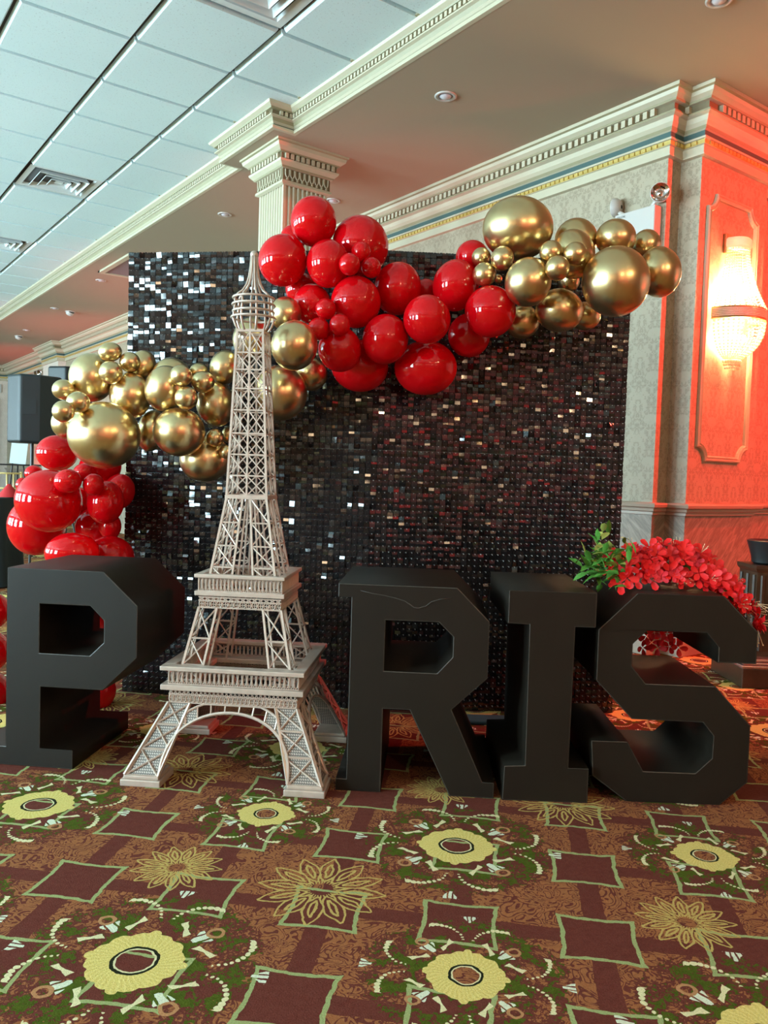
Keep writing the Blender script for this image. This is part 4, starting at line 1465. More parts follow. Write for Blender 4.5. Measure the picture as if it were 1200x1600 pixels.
# pixel centre and half sizes in the photograph, layer (0 against the wall .. 3 little ones in front), what singles it out
BAL = {
    ('r', 'red balloons over the sequin wall'): [
        (490, 346, 36, 38, 1, 'red balloon, highest of all, in front of the fluted column'),
        (442, 407, 38, 40, 1, 'red balloon touching the tower spire, leftmost of the upper red cluster'),
        (513, 412, 34, 37, 1, 'red balloon behind the trio of tiny red balloons, under the highest balloon'),
        (563, 384, 44, 46, 0, 'biggest dark red balloon beside the column, behind the upper trio of tiny balloons'),
        (556, 472, 39, 40, 2, 'large red balloon between the two trios of tiny red balloons'),
        (621, 451, 37, 41, 1, 'red balloon right of the upper trio of tiny balloons, above the middle of the wall'),
        (488, 475, 29, 31, 1, 'red balloon beside the pale gold balloon, behind the lower trio of tiny ones'),
        (531, 546, 34, 35, 2, 'red balloon just under the lower trio of tiny red balloons'),
        (602, 530, 36, 39, 2, 'red balloon in the middle of the red cluster, directly above the low dark one'),
        (562, 572, 45, 40, 0, 'dark red balloon hanging lowest behind, left of the widest low one'),
        (667, 499, 37, 38, 2, 'red balloon directly above the widest lowest red balloon'),
        (665, 575, 49, 42, 1, 'widest red balloon at the bottom of the upper red cluster'),
        (712, 446, 36, 40, 1, 'red balloon next to the trio of tiny gold balloons'),
        (733, 524, 33, 34, 0, 'dark red balloon tucked under the red one nearest the gold cluster'),
        (766, 487, 40, 40, 2, 'red balloon farthest right, under the trio of tiny gold balloons'),
        (666, 455, 19, 19, 0, 'red balloon peeping out between two bigger ones against the sequins'),
        (738, 402, 26, 26, 0, 'red balloon mostly hidden behind the left tiny gold balloon'),
        (458, 372, 20, 20, 0, 'red balloon mostly hidden behind the two topmost red balloons'),
        (470, 452, 24, 26, 0, 'red balloon mostly hidden under the one that touches the spire'),
        (564, 394, 15.5, 16, 3, 'tiny red balloon, topmost of the upper trio'),
        (546, 413, 16.5, 17, 3, 'tiny red balloon, left one of the upper trio'),
        (580, 418, 15.5, 16, 3, 'tiny red balloon, right one of the upper trio'),
        (509, 483, 16, 16.5, 3, 'tiny red balloon, topmost of the lower trio'),
        (498, 514, 17, 17.5, 3, 'tiny red balloon, left one of the lower trio'),
        (531, 508, 16.5, 17, 3, 'tiny red balloon, right one of the lower trio'),
    ],
    ('g', 'gold balloons beside the tower'): [
        (446, 490, 25, 26, 0, 'gold balloon showing red reflections right of the spire rings'),
        (460, 540, 36, 39, 2, 'shiny pale gold balloon right of the top of the tower shaft'),
        (438, 614, 42, 43, 1, 'big dark gold balloon behind the tower shaft on its right'),
        (485, 584, 27, 27, 0, 'dark gold balloon half hidden under the red cluster'),
        (394, 530, 30, 34, 0, 'pale gold balloon behind the top of the tower shaft'),
        (351, 574, 23, 27, 1, 'pale gold balloon left of the tower shaft, above the copper-tinted one'),
        (337, 632, 30, 35, 1, 'gold balloon left of the tower shaft, right beside the middle trio of tiny ones'),
        (336, 684, 14, 14, 3, 'tiny gold balloon above the lowest gold balloon, left of the tower shaft'),
        (357, 679, 11, 13, 3, 'tiny gold balloon touching the tower shaft, above another tiny one'),
        (353, 706, 10, 11, 3, 'tiny gold balloon touching the tower shaft, lowest of the tiny ones'),
        (321, 717, 40, 36, 1, 'lowest gold balloon, left of the tower shaft'),
        (143, 590, 34, 38, 1, 'gold balloon at the upper left beside the trio of tiny gold balloons at the top'),
        (223, 571, 20, 24, 0, 'gold balloon in shade behind the upper left trio of tiny gold balloons'),
        (204, 618, 32, 36, 1, 'gold balloon in the middle of the left gold cluster, right of the biggest one'),
        (103, 662, 22, 24, 0, 'gold balloon half hidden under the left trio of tiny gold balloons'),
        (163, 680, 55, 52, 2, 'biggest gold balloon, above the red balloon pile'),
        (258, 607, 31, 36, 1, 'gold balloon left of the middle trio of tiny gold balloons'),
        (268, 586, 29, 27, 0, 'gold balloon whose top shows behind the middle trio of tiny gold balloons'),
        (311, 581, 15, 14, 0, 'small gold balloon whose rim shows behind the middle trio of tiny ones'),
        (237, 673, 22, 33, 0, 'oval gold balloon behind the round one under the middle trio'),
        (280, 675, 40, 38, 2, 'big round gold balloon under the middle trio of tiny gold balloons'),
        (172, 550, 18, 15, 3, 'tiny gold balloon, topmost of the upper left trio'),
        (203, 566, 16, 16, 3, 'tiny gold balloon, right one of the upper left trio'),
        (173, 582, 18, 18, 3, 'tiny gold balloon, lowest of the upper left trio'),
        (99, 609, 17, 16, 3, 'tiny gold balloon, topmost of the trio at the far left'),
        (122, 629, 18, 17, 3, 'tiny gold balloon, right one of the trio at the far left'),
        (99, 643, 17, 17, 3, 'tiny gold balloon, lowest of the trio at the far left'),
        (283, 587, 17, 17, 3, 'tiny gold balloon, left one of the middle trio'),
        (317, 597, 18, 17, 3, 'tiny gold balloon, right one of the middle trio'),
        (291, 622, 18, 18, 3, 'tiny gold balloon, lowest of the middle trio'),
    ],
    ('g', 'gold balloons at the right end of the garland'): [
        (809, 357, 55, 48, 1, 'biggest gold balloon at the top right, against the damask wallpaper'),
        (825, 441, 36, 38, 2, 'gold balloon between the two groups of tiny gold balloons on the right'),
        (900, 375, 33, 33, 0, 'gold balloon whose top shows behind the tiny gold foursome'),
        (896, 397, 33, 38, 1, 'gold balloon directly behind the tiny gold foursome'),
        (962, 372, 31, 29, 0, 'gold balloon in front of the white emergency light box'),
        (1010, 382, 22, 23, 0, 'gold balloon below the right lamp of the emergency light'),
        (962, 440, 52, 54, 2, 'biggest gold balloon of the right end, near the end of the garland'),
        (1030, 425, 33, 39, 1, 'gold balloon at the far right end, in front of the red-lit wall edge'),
        (874, 485, 37, 33, 1, 'gold balloon under the tiny foursome, at the lower edge of the right cluster'),
        (914, 494, 24, 22, 0, 'reddish gold balloon lowest behind the biggest one of the right end'),
        (816, 503, 27, 26, 0, 'brownish gold balloon in shade beside the rightmost red balloon'),
        (752, 402, 15, 15, 3, 'tiny gold balloon, left one of the trio next to the red cluster'),
        (785, 404, 18, 19, 3, 'tiny gold balloon, right one of the trio next to the red cluster'),
        (757, 429, 18.5, 18.5, 3, 'tiny gold balloon, lowest of the trio next to the red cluster'),
        (778, 436, 7, 7, 2, 'smallest gold balloon, a bead-sized one beside the trio next to the red cluster'),
        (861, 394, 18, 18, 3, 'tiny gold balloon, upper left one of the foursome'),
        (899, 397, 18.5, 18.5, 3, 'tiny gold balloon, upper right one of the foursome'),
        (871, 419, 19, 19, 3, 'tiny gold balloon, middle front one of the foursome'),
        (889, 439, 16.5, 18, 2, 'tiny gold balloon, lowest and darkest of the foursome'),
    ],
    ('r', 'red balloons piled behind the letter P'): [
        (89, 708, 31, 28, 1, 'red balloon at the top of the left pile, under the tiny gold trio'),
        (76, 783, 50, 49, 2, 'biggest red balloon at the left with a white window reflection'),
        (57, 822, 43, 46, 1, 'red balloon at the far left, under the biggest one of the left pile'),
        (131, 738, 16, 14, 2, 'small red balloon behind two tiny ones in the left pile'),
        (53, 740, 14, 13, 0, 'little red balloon showing behind the biggest one of the left pile'),
        (34, 757, 9, 11, 0, 'tiny red balloon at the left rim of the biggest one of the left pile'),
        (125, 783, 18, 22, 1, 'red balloon in the middle of the left pile, right of the biggest one'),
        (157, 730, 32, 28, 0, 'red balloon shaded by the biggest gold balloon'),
        (186, 768, 24, 28, 0, 'red balloon at the right rim of the left pile, against the sequins'),
        (165, 785, 28, 34, 1, 'red balloon with a pale streak at the right of the left pile'),
        (153, 823, 34, 32, 0, 'red balloon low in the left pile, above the far right bottom one'),
        (113, 864, 41, 32, 2, 'red balloon just above the top of the letter P'),
        (173, 868, 36, 31, 1, 'red balloon at the lower right of the left pile, above the letter P'),
        (172, 822, 17, 21, 0, 'red balloon with a bright rim behind the right side of the left pile'),
        (106, 752, 21, 19, 3, 'tiny bright red balloon, left of the pair in the left pile'),
        (146, 757, 16, 17, 3, 'tiny bright red balloon, right of the pair in the left pile'),
        (140, 985, 34, 36, 1, 'red balloon seen through the hole of the letter P'),
        (146, 1080, 34, 33, 1, 'red balloon on the carpet behind the foot of the letter P'),
        (-18, 955, 32, 30, 1, 'red balloon at the left edge of the photo, upper one beside the letter P'),
        (-20, 1018, 33, 34, 2, 'red balloon at the left edge of the photo, middle one beside the letter P'),
        (-18, 1082, 32, 33, 1, 'red balloon at the left edge of the photo, lowest one beside the letter P'),
    ],
}
VIEWROT = math.atan2(RIGHT[1], RIGHT[0])


def wall_depth(px, py):
    """depth at which the ray through a pixel meets the sequin wall"""
    r = ray(px, py)
    best = []
    for a, b in ((BDL, BDM), (BDM, BDR)):
        n = np.array([-(b - a)[1], (b - a)[0], 0])
        t = float((a - CAMP) @ n) / float(r @ n)
        best.append(t * float(r @ FW))
    return min(best)


placed = []
for (kind, group), items in BAL.items():
    left_pile = 'letter P' in group
    order = sorted(range(len(items)), key=lambda i: items[i][4])
    for i in order:
        px, py, rx, ry, layer, label = items[i]
        base = min(wall_depth(px - 0.7 * rx, py), wall_depth(px + 0.7 * rx, py))
        if left_pile:
            base = 3.80 if py < 900 else 3.66
        rpx = (rx + ry) / 2
        d = base - 1.05 * rpx * base / FPX - 0.02
        if layer >= 1:
            under = [q[0] for q in placed if math.hypot(q[1] - px, q[2] - py) < (q[3] + rpx) * 0.8 and (q[5] < layer or layer == 3)]
            if under:
                d = min(d, min(under) + 0.02) if layer >= 2 else min(d, max(under))
            if layer == 3:
                front = [q[0] - 0.72 * q[3] * q[0] / FPX for q in placed if q[5] < 3 and math.hypot(q[1] - px, q[2] - py) < q[3] + 0.92 * rpx]
                if front:
                    d = min(d, min(front))
        while d > 2.4:
            c = atd(px, py, d)
            r = rpx * d / FPX
            ok = True
            for q in placed:
                if np.linalg.norm(q[4] - c) < 0.985 * (r + q[3] * q[0] / FPX):
                    ok = False
                    break
            if ok:
                break
            d -= 0.006
        placed.append((d, px, py, rpx, c, layer))
        o = bpy.data.objects.new('red_balloon' if kind == 'r' else 'gold_balloon', BM[kind])
        COL.objects.link(o)
        o.location = c
        k = d / FPX
        # nozzle turned into the cluster
        v = Vector((c[0], c[1], 0))
        o.rotation_euler = (0.1 * math.sin(i * 2.1), 0.25 * math.sin(i * 1.7), math.atan2(v.y, v.x) - math.pi / 2)
        o.scale = (rx * k, (rx + ry) / 2 * k, ry * k)
        o['label'] = label
        o['category'] = 'balloon'
        o['group'] = group

# ------------------------------------------------------------------ flowers on the S
def petal_mesh(name, mat, n_pet, rad, cup, seed):
    rr = random.Random(seed)
    mb = MB()
    for k in range(n_pet):
        a = 2 * math.pi * k / n_pet + rr.uniform(-0.15, 0.15)
        ca, sa = math.cos(a), math.sin(a)
        pts = [(0.06, 0, 0), (0.45, -0.30, 0.22), (0.5, 0, 0.10), (0.45, 0.30, 0.22), (0.86, -0.36, 0.42), (0.95, 0, 0.32), (0.86, 0.36, 0.42), (1.12, -0.14, 0.46), (1.12, 0.14, 0.46)]
        vs = []
        for x, y, z in pts:
            x, y, z = x * rad, y * rad, z * rad * cup + rr.uniform(-0.04, 0.04) * rad
            vs.append((x * ca - y * sa, x * sa + y * ca, z))
        mb.add(vs, [(0, 1, 2), (0, 2, 3), (1, 4, 5, 2), (2, 5, 6, 3), (4, 7, 5), (5, 8, 6), (5, 7, 8)])
    return mb.mesh(name, mat, True)


def leaf_mesh(mat, seed):
    mb = MB()
    mb.add([(0, 0, 0), (0.30, 0.16, 0.05), (0.32, 0, 0.0), (0.30, -0.16, 0.05), (0.66, 0.17, 0.03), (0.68, 0, -0.03), (0.66, -0.17, 0.03), (1.0, 0, -0.10)],
           [(0, 2, 1), (0, 3, 2), (1, 2, 5, 4), (2, 3, 6, 5), (4, 5, 7), (5, 6, 7)])
    return mb.mesh('leaf', mat, True)


fr = random.Random(11)
Sa, Sb = Vector(onz(978, 1252, 0)), Vector(onz(1124, 1258, 0))
sang = math.atan2((Sb - Sa).y, (Sb - Sa).x)
flowers = empty('flower_garland', Sa + Vector((0, 0, 0)), sang, label='red silk blossoms with green leaves lying along the top of the letter S', category='flowers')
PET = [petal_mesh('blossom', M['petal'], 4, 0.030, 1.0, s) for s in range(3)] + [petal_mesh('blossom', M['petal'], 5, 0.026, 1.2, 5), petal_mesh('blossom', M['petal2'], 4, 0.024, 0.8, 7)]
# the stem runs over the top of the S and droops down its right side
stem_pts = [(-0.08, 0.17, 0.745), (0.02, 0.17, 0.765), (0.12, 0.18, 0.775), (0.22, 0.20, 0.765), (0.30, 0.20, 0.735), (0.38, 0.19, 0.675), (0.425, 0.17, 0.60)]
mb = MB()
mb.tube(stem_pts, 0.006, 5)
mb.obj('stem', M['leaf'], flowers, smooth=True)


def along(t):
    f = t * (len(stem_pts) - 1)
    i = min(int(f), len(stem_pts) - 2)
    a, b = Vector(stem_pts[i]), Vector(stem_pts[i + 1])
    return a + (b - a) * (f - i)


stm = MB()
for k in range(4):
    a = 1.57 * k
    stm.bar((0, 0, 0), (math.cos(a) * 0.010, math.sin(a) * 0.010, 0.034), 0.0008, 3)
    stm.sphere((math.cos(a) * 0.010, math.sin(a) * 0.010, 0.034), 0.0018, 5, 4)
stm_me = stm.mesh('stamen', M['stamen'])
for k in range(235):
    t = fr.random()
    p = along(0.04 + 0.96 * t)
    a = fr.uniform(-0.35, math.pi + 0.35)
    hgt = 0.100 - 0.055 * abs(t - 0.42)
    dep = 0.125 if t < 0.8 else 0.12
    rad = fr.uniform(0.55, 1.0)
    off = Vector((fr.uniform(-0.02, 0.02), -math.cos(a) * dep * rad, max(-0.045, math.sin(a) * hgt * rad - 0.025)))
    q = p + off
    if q.x < 0.33 and q.z < 0.705:
        q.z = 0.705 + fr.uniform(0, 0.02)
    me = PET[fr.choice((0, 1, 2, 3, 3, 4))]
    o = link('blossom', me, flowers, q)
    dirv = Vector((off.x * 2 + (0.5 if t > 0.85 else 0), off.y - 0.25 * abs(off.z) - 0.05, off.z + 0.06)).normalized()
    o.rotation_euler = (dirv.to_track_quat('Z', 'Y').to_matrix() @ Matrix.Rotation(fr.uniform(0, 6.28), 3, 'Z')).to_euler()
    s = fr.uniform(0.75, 1.15)
    o.scale = (s, s, s)
    if k % 9 == 0:
        st = link('stamen', stm_me, o)
# trailing stamens at the right end
for k in range(10):
    t = fr.uniform(0.80, 1.0)
    o = link('stamen', stm_me, flowers, along(t) + Vector((fr.uniform(-0.02, 0.05), fr.uniform(-0.14, 0), fr.uniform(-0.05, 0.0))))
    o.rotation_euler = (fr.uniform(1.4, 2.6), 0, fr.uniform(-0.6, 1.4))
    o.scale = (1.5, 1.5, 1.5)
LM = [leaf_mesh(M['leaf'], 1), leaf_mesh(M['leaf2'], 2)]
for k in range(120):
    p = Vector((-0.062, 0.13, 0.755)) + Vector((fr.gauss(0, 0.034), fr.gauss(-0.03, 0.05), fr.gauss(0.015, 0.042)))
    if p.z < 0.665:
        p.z = 0.665 + fr.random() * 0.03
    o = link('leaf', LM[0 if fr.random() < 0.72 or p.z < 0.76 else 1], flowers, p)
    o.rotation_euler = (fr.uniform(-0.7, 0.7), fr.uniform(-1.3, 0.6), fr.uniform(2.0, 5.2))
    s = fr.uniform(0.045, 0.068)
    o.scale = (s, s, s)
# blossoms hanging behind the S, seen through its upper opening
hang = empty('flower_spray', Sa, sang, label='red blossoms hanging behind the letter S, seen through its upper opening', category='flowers')
bpy.context.view_layer.update()
hinv = hang.matrix_world.inverted()
for k, (bx, by) in enumerate(((1004, 1012), (1010, 994), (1018, 1004), (1022, 988), (1028, 1012), (1034, 996), (1042, 990), (1046, 1010), (1056, 996), (1060, 1012), (1066, 984), (1012, 980))):
    q = hinv @ Vector(atd(bx, by, 3.16 + 0.02 * (k % 3)))
    o = link('blossom', PET[k % 4], hang, q)
    o.rotation_euler = (math.pi / 2 + fr.uniform(-0.5, 0.5), fr.uniform(0, 6.28), fr.uniform(-0.4, 0.4))
mb = MB()
mb.tube([(0.02, 0.48, 0.69), (0.06, 0.485, 0.60), (0.13, 0.48, 0.55), (0.19, 0.48, 0.47)], 0.003, 5)
mb.obj('stem', M['leaf'], hang, smooth=True)

# ------------------------------------------------------------------ crystal sconce on the pier
SCX, SCY = 4.715, PY
sc = empty('crystal_sconce', (SCX, SCY, 2.09), label='lit crystal bead wall sconce inside the moulded panel of the red pier', category='wall lamp')
RSC = 0.20
mb = MB()
mb.box((-0.10, -0.02, 0.38), (0.10, 0.0, 0.50))
bevel(mb.obj('back_plate', M['brass'], sc), 0.004)
mb = MB()
mb.lathe([(0.0, 0.475), (0.085, 0.475), (0.098, 0.462), (0.100, 0.425), (0.088, 0.412), (0.0, 0.410)], 20, (0, -0.02, 0), math.pi, 2 * math.pi)
mb.obj('crystal_cap', M['crystal'], sc, angle=40)
mb = MB()
mb.lathe([(RSC - 0.012, 0.035), (RSC + 0.004, 0.038), (RSC + 0.008, 0.030), (RSC + 0.005, -0.024), (RSC + 0.010, -0.034), (RSC - 0.012, -0.036)], 32, (0, -0.01, 0), math.pi, 2 * math.pi)
ringo = mb.obj('brass_ring', M['brass'], sc, angle=40)
mb = MB()
for k in range(90):
    a = math.pi + math.pi * (k + 0.5) / 90
    for z in (0.022, 0.012, 0.002, -0.008, -0.018):
        mb.sphere((math.cos(a) * (RSC + 0.008), -0.01 + math.sin(a) * (RSC + 0.008), z), 0.0042, 5, 4)
mb.obj('jewelled_band', M['crystal'], ringo, kind='stuff')
NS = 22
for k in range(NS):
    a = math.pi + math.pi * (k + 0.5) / NS
    mb = MB()
    for i in range(22):
        t = i / 21
        r = 0.088 + (RSC - 0.088) * (t ** 1.7)
        mb.sphere((math.cos(a) * r, -0.015 + math.sin(a) * r, 0.405 - 0.365 * t), 0.0062, 6, 4)
    mb.obj('crystal_strand', M['crystal'], sc)
    mb = MB()
    for i in range(15):
        t = i / 14 * 0.44 * math.pi
        r = RSC * math.cos(t) ** 0.9
        mb.sphere((math.cos(a) * r, -0.012 + math.sin(a) * r, -0.045 - 0.215 * math.sin(t)), 0.0078, 6, 4)
    mb.obj('bowl_strand', M['crystal'], sc)
for k in range(14):
    a = math.pi + math.pi * (k + 0.5) / 14
    mb = MB()
    for i in range(3):
        mb.sphere((math.cos(a) * 0.065 * (1 - 0.15 * i), -0.015 + math.sin(a) * 0.065, -0.275 - 0.020 * i), 0.0125 - 0.002 * i, 7, 5)
    mb.obj('drop_pendant', M['crystal'], sc)
for x, y, z in ((-0.085, -0.055, 0.15), (0.085, -0.055, 0.15), (0.0, -0.10, 0.17), (-0.04, -0.07, -0.13), (0.05, -0.07, -0.13)):
    mb = MB()
    mb.sphere((x, y, z), 0.024, 12, 8)
    mb.obj('bulb', M['bulb'], sc, smooth=True)
    light('sconce_glow', 'POINT', (SCX + x, SCY + y, 2.09 + z), 9.0, (1.0, 0.66, 0.30), shadow_soft_size=0.03)

# ------------------------------------------------------------------ emergency light on the long wall
em = empty('emergency_light', (WX, 3.13, 2.56), label='white emergency light box with two lamp heads on the damask wall above gold balloons', category='emergency light')
mb = MB()
mb.box((-0.075, -0.145, -0.17), (0.0, 0.145, 0.145))
bevel(mb.obj('battery_box', M['white'], em), 0.006)
for y, z, rot in ((0.165, 0.205, (-0.9, 0.25)), (-0.155, 0.215, (0.55, -0.15))):
    hd = MB()
    hd.lathe([(0.012, 0.040), (0.038, 0.034), (0.056, 0.010), (0.058, -0.010), (0.054, -0.014)], 22)
    h = hd.obj('lamp_head', M['white'], em, angle=50)
    h.location = (-0.045, y, z)
    # lens looks along -Z of the head: turn it to face into the room
    tgt = Vector((-1.0, -0.75, -0.1)) if y < 0 else Vector((-0.25, 1.0, 0.05))
    h.rotation_euler = tgt.to_track_quat('-Z', 'Y').to_euler()
    ln = MB()
    ln.lathe([(0.054, -0.012), (0.040, 0.004), (0.020, 0.014), (0.008, 0.004), (0.0005, 0.002)], 22)
    ln.obj('reflector', M['chrome'], h, smooth=True)
    nk = MB()
    nk.bar((-0.040, y * 0.62, 0.145), (-0.045, y * 0.90, z - 0.030), 0.013, 8)
    nk.obj('swivel_neck', M['white'], em)
fc = bpy.data.curves.new('maker_plate', 'FONT')
fc.body = 'ESLON'
fc.size = 0.019
fc.align_x = 'CENTER'
fo = bpy.data.objects.new('maker_plate', fc)
COL.objects.link(fo)
fo.data.materials.append(M['ink'])
fo.parent = em
bpy.context.view_layer.update()
fme = bpy.data.meshes.new_from_object(fo.evaluated_get(bpy.context.evaluated_depsgraph_get()))
bpy.data.objects.remove(fo)
fo = link('maker_plate', fme, em)
fo.matrix_local = Matrix.Translation((-0.0765, 0.095, 0.116)) @ Matrix(((0, 0, -1, 0), (-1, 0, 0, 0), (0, 1, 0, 0), (0, 0, 0, 1)))

# ------------------------------------------------------------------ things at the far left
def speaker(loc, rz, w, d, h, label, stand):
    t = empty('loudspeaker', loc, rz, label=label, category='speaker', group='loudspeakers at the left')
    mb = MB()
    poly = [(-w / 2, -d / 2), (w / 2, -d / 2), (w / 2, d * 0.1), (w * 0.28, d / 2), (-w * 0.28, d / 2), (-w / 2, d * 0.1)]
    n = len(poly)
    mb.add([(x, y, 0) for x, y in poly] + [(x, y, h) for x, y in poly], [tuple(range(n - 1, -1, -1)), tuple(range(n, 2 * n))] + [(k, (k + 1) % n, n + (k + 1) % n, n + k) for k in range(n)])
    bevel(mb.obj('cabinet', M['speaker'], t), 0.025, 3)
    g = MB()
    g.box((-w / 2 + 0.03, -d / 2 - 0.008, 0.03), (w / 2 - 0.03, -d / 2 + 0.004, h - 0.03))
    bevel(g.obj('front_grille', M['grille'], t), 0.004)
    for s in (-1, 1):
        hp = MB()
        a, b = Vector((s * w / 2, d * 0.1, 0)), Vector((s * w * 0.28, d / 2, 0))
        m_ = (a + b) / 2
        nrm = Vector((b.y - a.y, -(b.x - a.x), 0)).normalized() * (1 if s > 0 else -1)
        dirv = (b - a).normalized()
        cpts = []
        for du, dz in ((-0.06, -0.07), (0.06, -0.07), (0.06, 0.07), (-0.06, 0.07)):
            cpts.append(m_ + dirv * du + Vector((0, 0, h * 0.52 + dz)))
        hp.add([p + nrm * 0.004 for p in cpts] + [p - nrm * 0.02 for p in cpts], [(0, 1, 2, 3), (0, 4, 5, 1), (1, 5, 6, 2), (2, 6, 7, 3), (3, 7, 4, 0), (7, 6, 5, 4)])
        hp.obj('handle_recess', M['grille'], t)
    if stand:
        s_ = empty('speaker_stand', (loc[0], loc[1], 0), rz, label=stand, category='speaker stand', group='speaker stands at the left')
        z = loc[2]
        p = MB()
        p.bar((0, 0, 0.12), (0, 0, z), 0.018, 10)
        p.obj('pole', M['pole'], s_, angle=50)
        p = MB()
        p.bar((0, 0, 0.62), (0, 0, 0.70), 0.030, 10)
        p.obj('collar', M['pole'], s_, angle=50)
        for k in range(3):
            a = 2.1 * k + 0.5
            p = MB()
            p.bar((0, 0, 0.66), (0.42 * math.cos(a), 0.42 * math.sin(a), 0.012), 0.012, 8)
            p.obj('leg', M['pole'], s_, angle=50)


sp = atd(50, 693, 8.0)
speaker((sp[0], sp[1], sp[2]), VIEWROT + 2.5, 0.41, 0.40, 0.665, 'big black loudspeaker on a stand beyond the red balloons', 'black tripod stand under the nearer loudspeaker')
sp = atd(104, 690, 9.6)
speaker((sp[0], sp[1], sp[2]), VIEWROT + 2.9, 0.42, 0.40, 0.87, 'farther loudspeaker half hidden behind the tiny gold balloons at the far left', 'black tripod stand under the farther loudspeaker')

# black clothed table
tb = empty('clothed_table', tuple(np.array([*atd(-48, 850, 6.9)[:2], 0])), VIEWROT, label='round table under a black cloth at the left edge beside the red balloons', category='table')
mb = MB()
n = 64
rings = []
for z, r, amp in ((0.755, 0.0, 0), (0.757, 0.30, 0), (0.755, 0.375, 0), (0.745, 0.385, 0.003), (0.60, 0.395, 0.012), (0.3, 0.405, 0.022), (0.01, 0.42, 0.03)):
    rings.append([((r + amp * math.sin(11 * 2 * math.pi * k / n) + amp * 0.5 * math.sin(7 * 2 * math.pi * k / n + 1)) * math.cos(2 * math.pi * k / n),
                   (r + amp * math.sin(11 * 2 * math.pi * k / n) + amp * 0.5 * math.sin(7 * 2 * math.pi * k / n + 1)) * math.sin(2 * math.pi * k / n), z) for k in range(n)])
for a, b in zip(rings[:-1], rings[1:]):
    mb.add(a + b, [(k, (k + 1) % n, n + (k + 1) % n, n + k) for k in range(n)])
mb.obj('tablecloth', M['cloth'], tb, smooth=True)
mb = MB()
mb.lathe([(0.0, 0.742), (0.372, 0.742), (0.374, 0.720), (0.0, 0.720)], 40)
mb.obj('tabletop', M['darkwood'], tb, angle=40)
mb = MB()
mb.bar((0, 0, 0.02), (0, 0, 0.72), 0.04, 12)
mb.bar((0, 0, 0.0), (0, 0, 0.02), 0.24, 20)
mb.obj('pedestal', M['pole'], tb, angle=40)

# easel with a white sign card
ep = atd(28, 726, 9.2)
es = empty('display_easel', (ep[0], ep[1], 0), VIEWROT + 0.45, label='black easel stand below the first loudspeaker', category='easel')
zt = ep[2]
mb = MB()
mb.bar((-0.17, -0.02, 0), (-0.03, 0.02, zt + 0.24), 0.009, 6)
mb.obj('leg', M['pole'], es)
mb = MB()
mb.bar((0.17, -0.02, 0), (0.03, 0.02, zt + 0.24), 0.009, 6)
mb.obj('leg', M['pole'], es)
mb = MB()
mb.bar((0, 0.34, 0), (0, 0.03, zt + 0.24), 0.009, 6)
mb.obj('leg', M['pole'], es)
mb = MB()
mb.box((-0.24, -0.035, zt - 0.012), (0.24, 0.012, zt + 0.006))
mb.obj('ledge', M['pole'], es)
sg = MB()
sg.box((-0.085, -0.006, 0.0), (0.085, 0.004, 0.255))
o = sg.obj('sign_card', M['paper'], label='white sign card standing on the black easel', category='sign')
o.location = Vector((ep[0], ep[1], zt + 0.008)) + Vector((-FWD[0], -FWD[1], 0)) * 0.012
o.rotation_euler = (-0.12, 0.10, VIEWROT + 0.45)

# gold banquet chair and red napkin at the left edge
cp = atd(0, 760, 8.9)
chp = empty('banquet_chair', (cp[0], cp[1], 0), VIEWROT + 0.3, label='gold bamboo-style banquet chair at the left edge', category='chair')
for x in (-0.19, 0.19):
    for y, ztop in ((-0.19, 0.45), (0.19, 0.95)):
        mb = MB()
        mb.bar((x, y, 0), (x, y * (1.06 if ztop > 0.5 else 1), ztop), 0.014, 8)
        mb.obj('leg', M['chairgold'], chp, smooth=True)
mb = MB()
mb.box((-0.205, -0.205, 0.44), (0.205, 0.205, 0.475))
bevel(mb.obj('seat', M['paper'], chp), 0.012)
for z in (0.62, 0.76, 0.93):
    mb = MB()
    mb.bar((-0.19, 0.198, z), (0.19, 0.198, z), 0.011, 8)
    mb.obj('back_rail', M['chairgold'], chp, smooth=True)
for x in (-0.11, -0.04, 0.04, 0.11):
    mb = MB()
    mb.bar((x, 0.198, 0.62), (x, 0.200, 0.93), 0.009, 8)
    mb.obj('back_spindle', M['chairgold'], chp, smooth=True)
npk = MB()
ntop = []
for k in range(13):
    a = 2 * math.pi * k / 12
npk.lathe([(0.085, 0.0), (0.075, 0.03), (0.04, 0.075), (0.012, 0.11), (0.0, 0.112)], 14)
o = npk.obj('folded_napkin', M['napkin'], smooth=True, label='red folded napkin on the black clothed table at the left edge', category='napkin')
q = atd(14, 772, 6.9)
o.location = (q[0], q[1], 0.757)

# black curtain on the far wall, little box beside it, exit-side emergency light on the long wall
mb = MB()
pts = []
for k in range(81):
    t = k / 80
    pts.append((0.8 + 3.2 * t, FAR - 0.10 + 0.035 * math.sin(k * 1.35)))
vs = [(x, y, 0.02) for x, y in pts] + [(x, y, 2.55) for x, y in pts]
mb.add(vs, [(k, k + 1, 82 + k, 81 + k) for k in range(80)])
mb.obj('black_curtain', M['curtain'], smooth=True, label='black curtain hanging on the far wall at the left edge', category='curtain')
mb = MB()
mb.box((-0.06, -0.03, -0.10), (0.06, 0.0, 0.10))
o = mb.obj('wall_sensor', M['white'], label='small white box on the far wall above the curtain', category='wall box')
o.location = (4.02, FAR, 2.80)
e2 = empty('twin_emergency_light', (WX, 17.6, 2.75), label='small distant emergency light on the pink-lit wall above the first loudspeaker', category='emergency light')
mb = MB()
mb.box((-0.07, -0.16, -0.10), (0, 0.16, 0.10))
bevel(mb.obj('battery_box', M['white'], e2), 0.01)
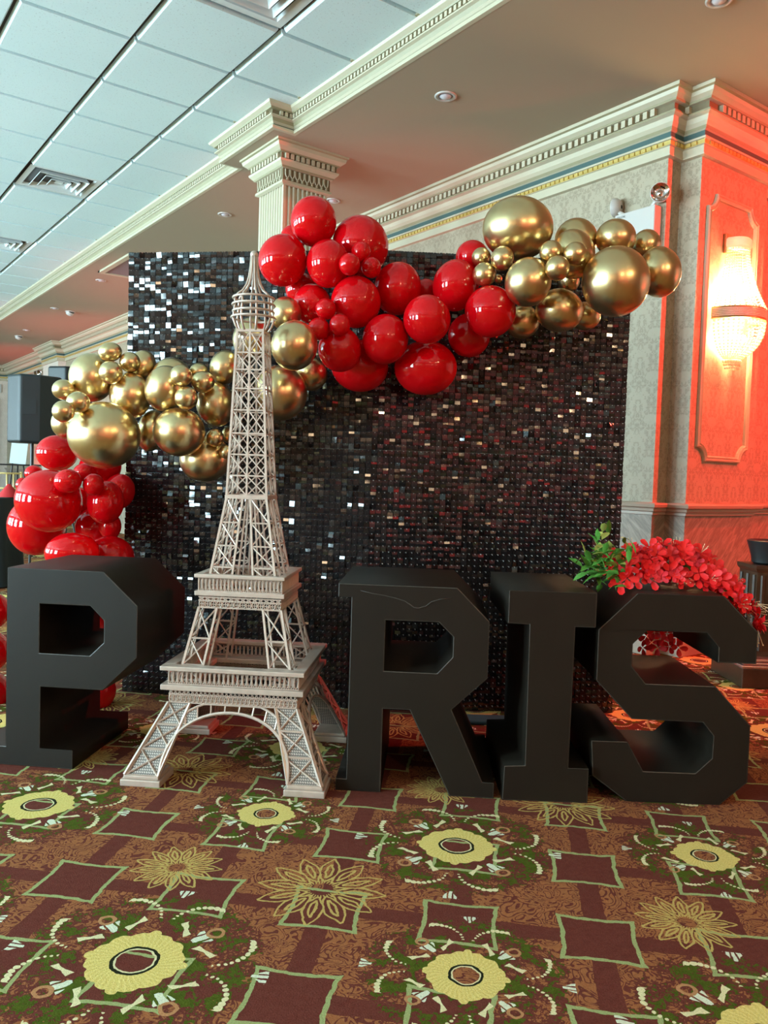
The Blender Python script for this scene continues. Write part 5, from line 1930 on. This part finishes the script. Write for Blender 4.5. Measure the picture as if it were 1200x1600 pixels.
for y in (-0.12, 0.12):
    mb = MB()
    mb.lathe([(0.01, 0.05), (0.07, 0.03), (0.075, -0.02), (0.06, -0.01), (0.01, 0.02)], 16)
    o = mb.obj('lamp_head', M['chrome'], e2, smooth=True)
    o.location = (-0.09, y, 0.14)
    o.rotation_euler = (0, 1.2, 0.4)

# ------------------------------------------------------------------ dark pedestal at the right edge
pb = onz(1158, 1076, 0)
pbc = pb + 0.205 * RIGHT + 0.205 * FWD
ped = empty('dark_pedestal', (pbc[0], pbc[1], 0), VIEWROT, label='dark wooden pedestal with silver edged plinth at the right edge', category='pedestal')
mb = MB()
mb.box((-0.20, -0.20, 0), (0.20, 0.20, 0.105))
bevel(mb.obj('plinth', M['darkwood'], ped), 0.006)
for i, (h, a, b) in enumerate(((0.208, 0.105, 0.120), (0.198, 0.122, 0.134), (0.186, 0.136, 0.150))):
    mb = MB()
    mb.box((-h, -h, a), (h, h, b))
    bevel(mb.obj('plinth_moulding', M['silver'], ped), 0.004)
mb = MB()
mb.box((-0.105, -0.105, 0.150), (0.105, 0.105, 0.60))
for k in range(4):
    for s in (-0.075, 0.0, 0.075):
        mb.bar(rotz((s, -0.104, 0.18), k), rotz((s, -0.104, 0.58), k), 0.012, 6)
mb.obj('fluted_post', M['darkwood'], ped)
mb = MB()
moulding(mb, [(-0.105, 0.105), (-0.105, -0.105), (0.105, -0.105), (0.105, 0.105)], [(0.0, 0.595), (0.008, 0.605), (0.012, 0.615), (0.012, 0.632), (-0.105, 0.632)], 0, closed=True)
mb.obj('pedestal_top', M['darkwood'], ped)
ur = MB()
ur.lathe([(0.0, 0.0), (0.07, 0.0), (0.085, 0.01), (0.088, 0.04), (0.105, 0.10), (0.112, 0.125), (0.104, 0.130), (0.095, 0.11), (0.0, 0.10)], 24)
o = ur.obj('dark_urn', M['speaker'], angle=50, label='dark urn standing on the pedestal at the right edge', category='urn')
o.location = (pbc[0], pbc[1], 0.632)

# ballroom lamps behind the camera
for i, (lx, ly, lz) in enumerate(LAMPS):
    t = empty('hanging_lamp', (lx, ly, lz), label=('hanging ballroom lamp behind the camera, between the other two', 'hanging ballroom lamp behind the camera, nearest the windows', 'hanging ballroom lamp behind the camera, farthest from the windows')[i], category='lamp', group='hanging ballroom lamps')
    top = (ZC if lx < 2.7 else ZS) - lz
    mb = MB()
    mb.bar((0, 0, 0.2), (0, 0, top), 0.012, 8)
    mb.bar((0, 0, top - 0.03), (0, 0, top), 0.07, 16)
    mb.obj('rod', M['brass'], t, angle=40)
    mb = MB()
    mb.lathe([(0.17, 0.20), (0.20, 0.16), (0.205, 0.155), (0.17, 0.205), (0.02, 0.21)], 24)
    mb.obj('canopy', M['brass'], t, angle=40)
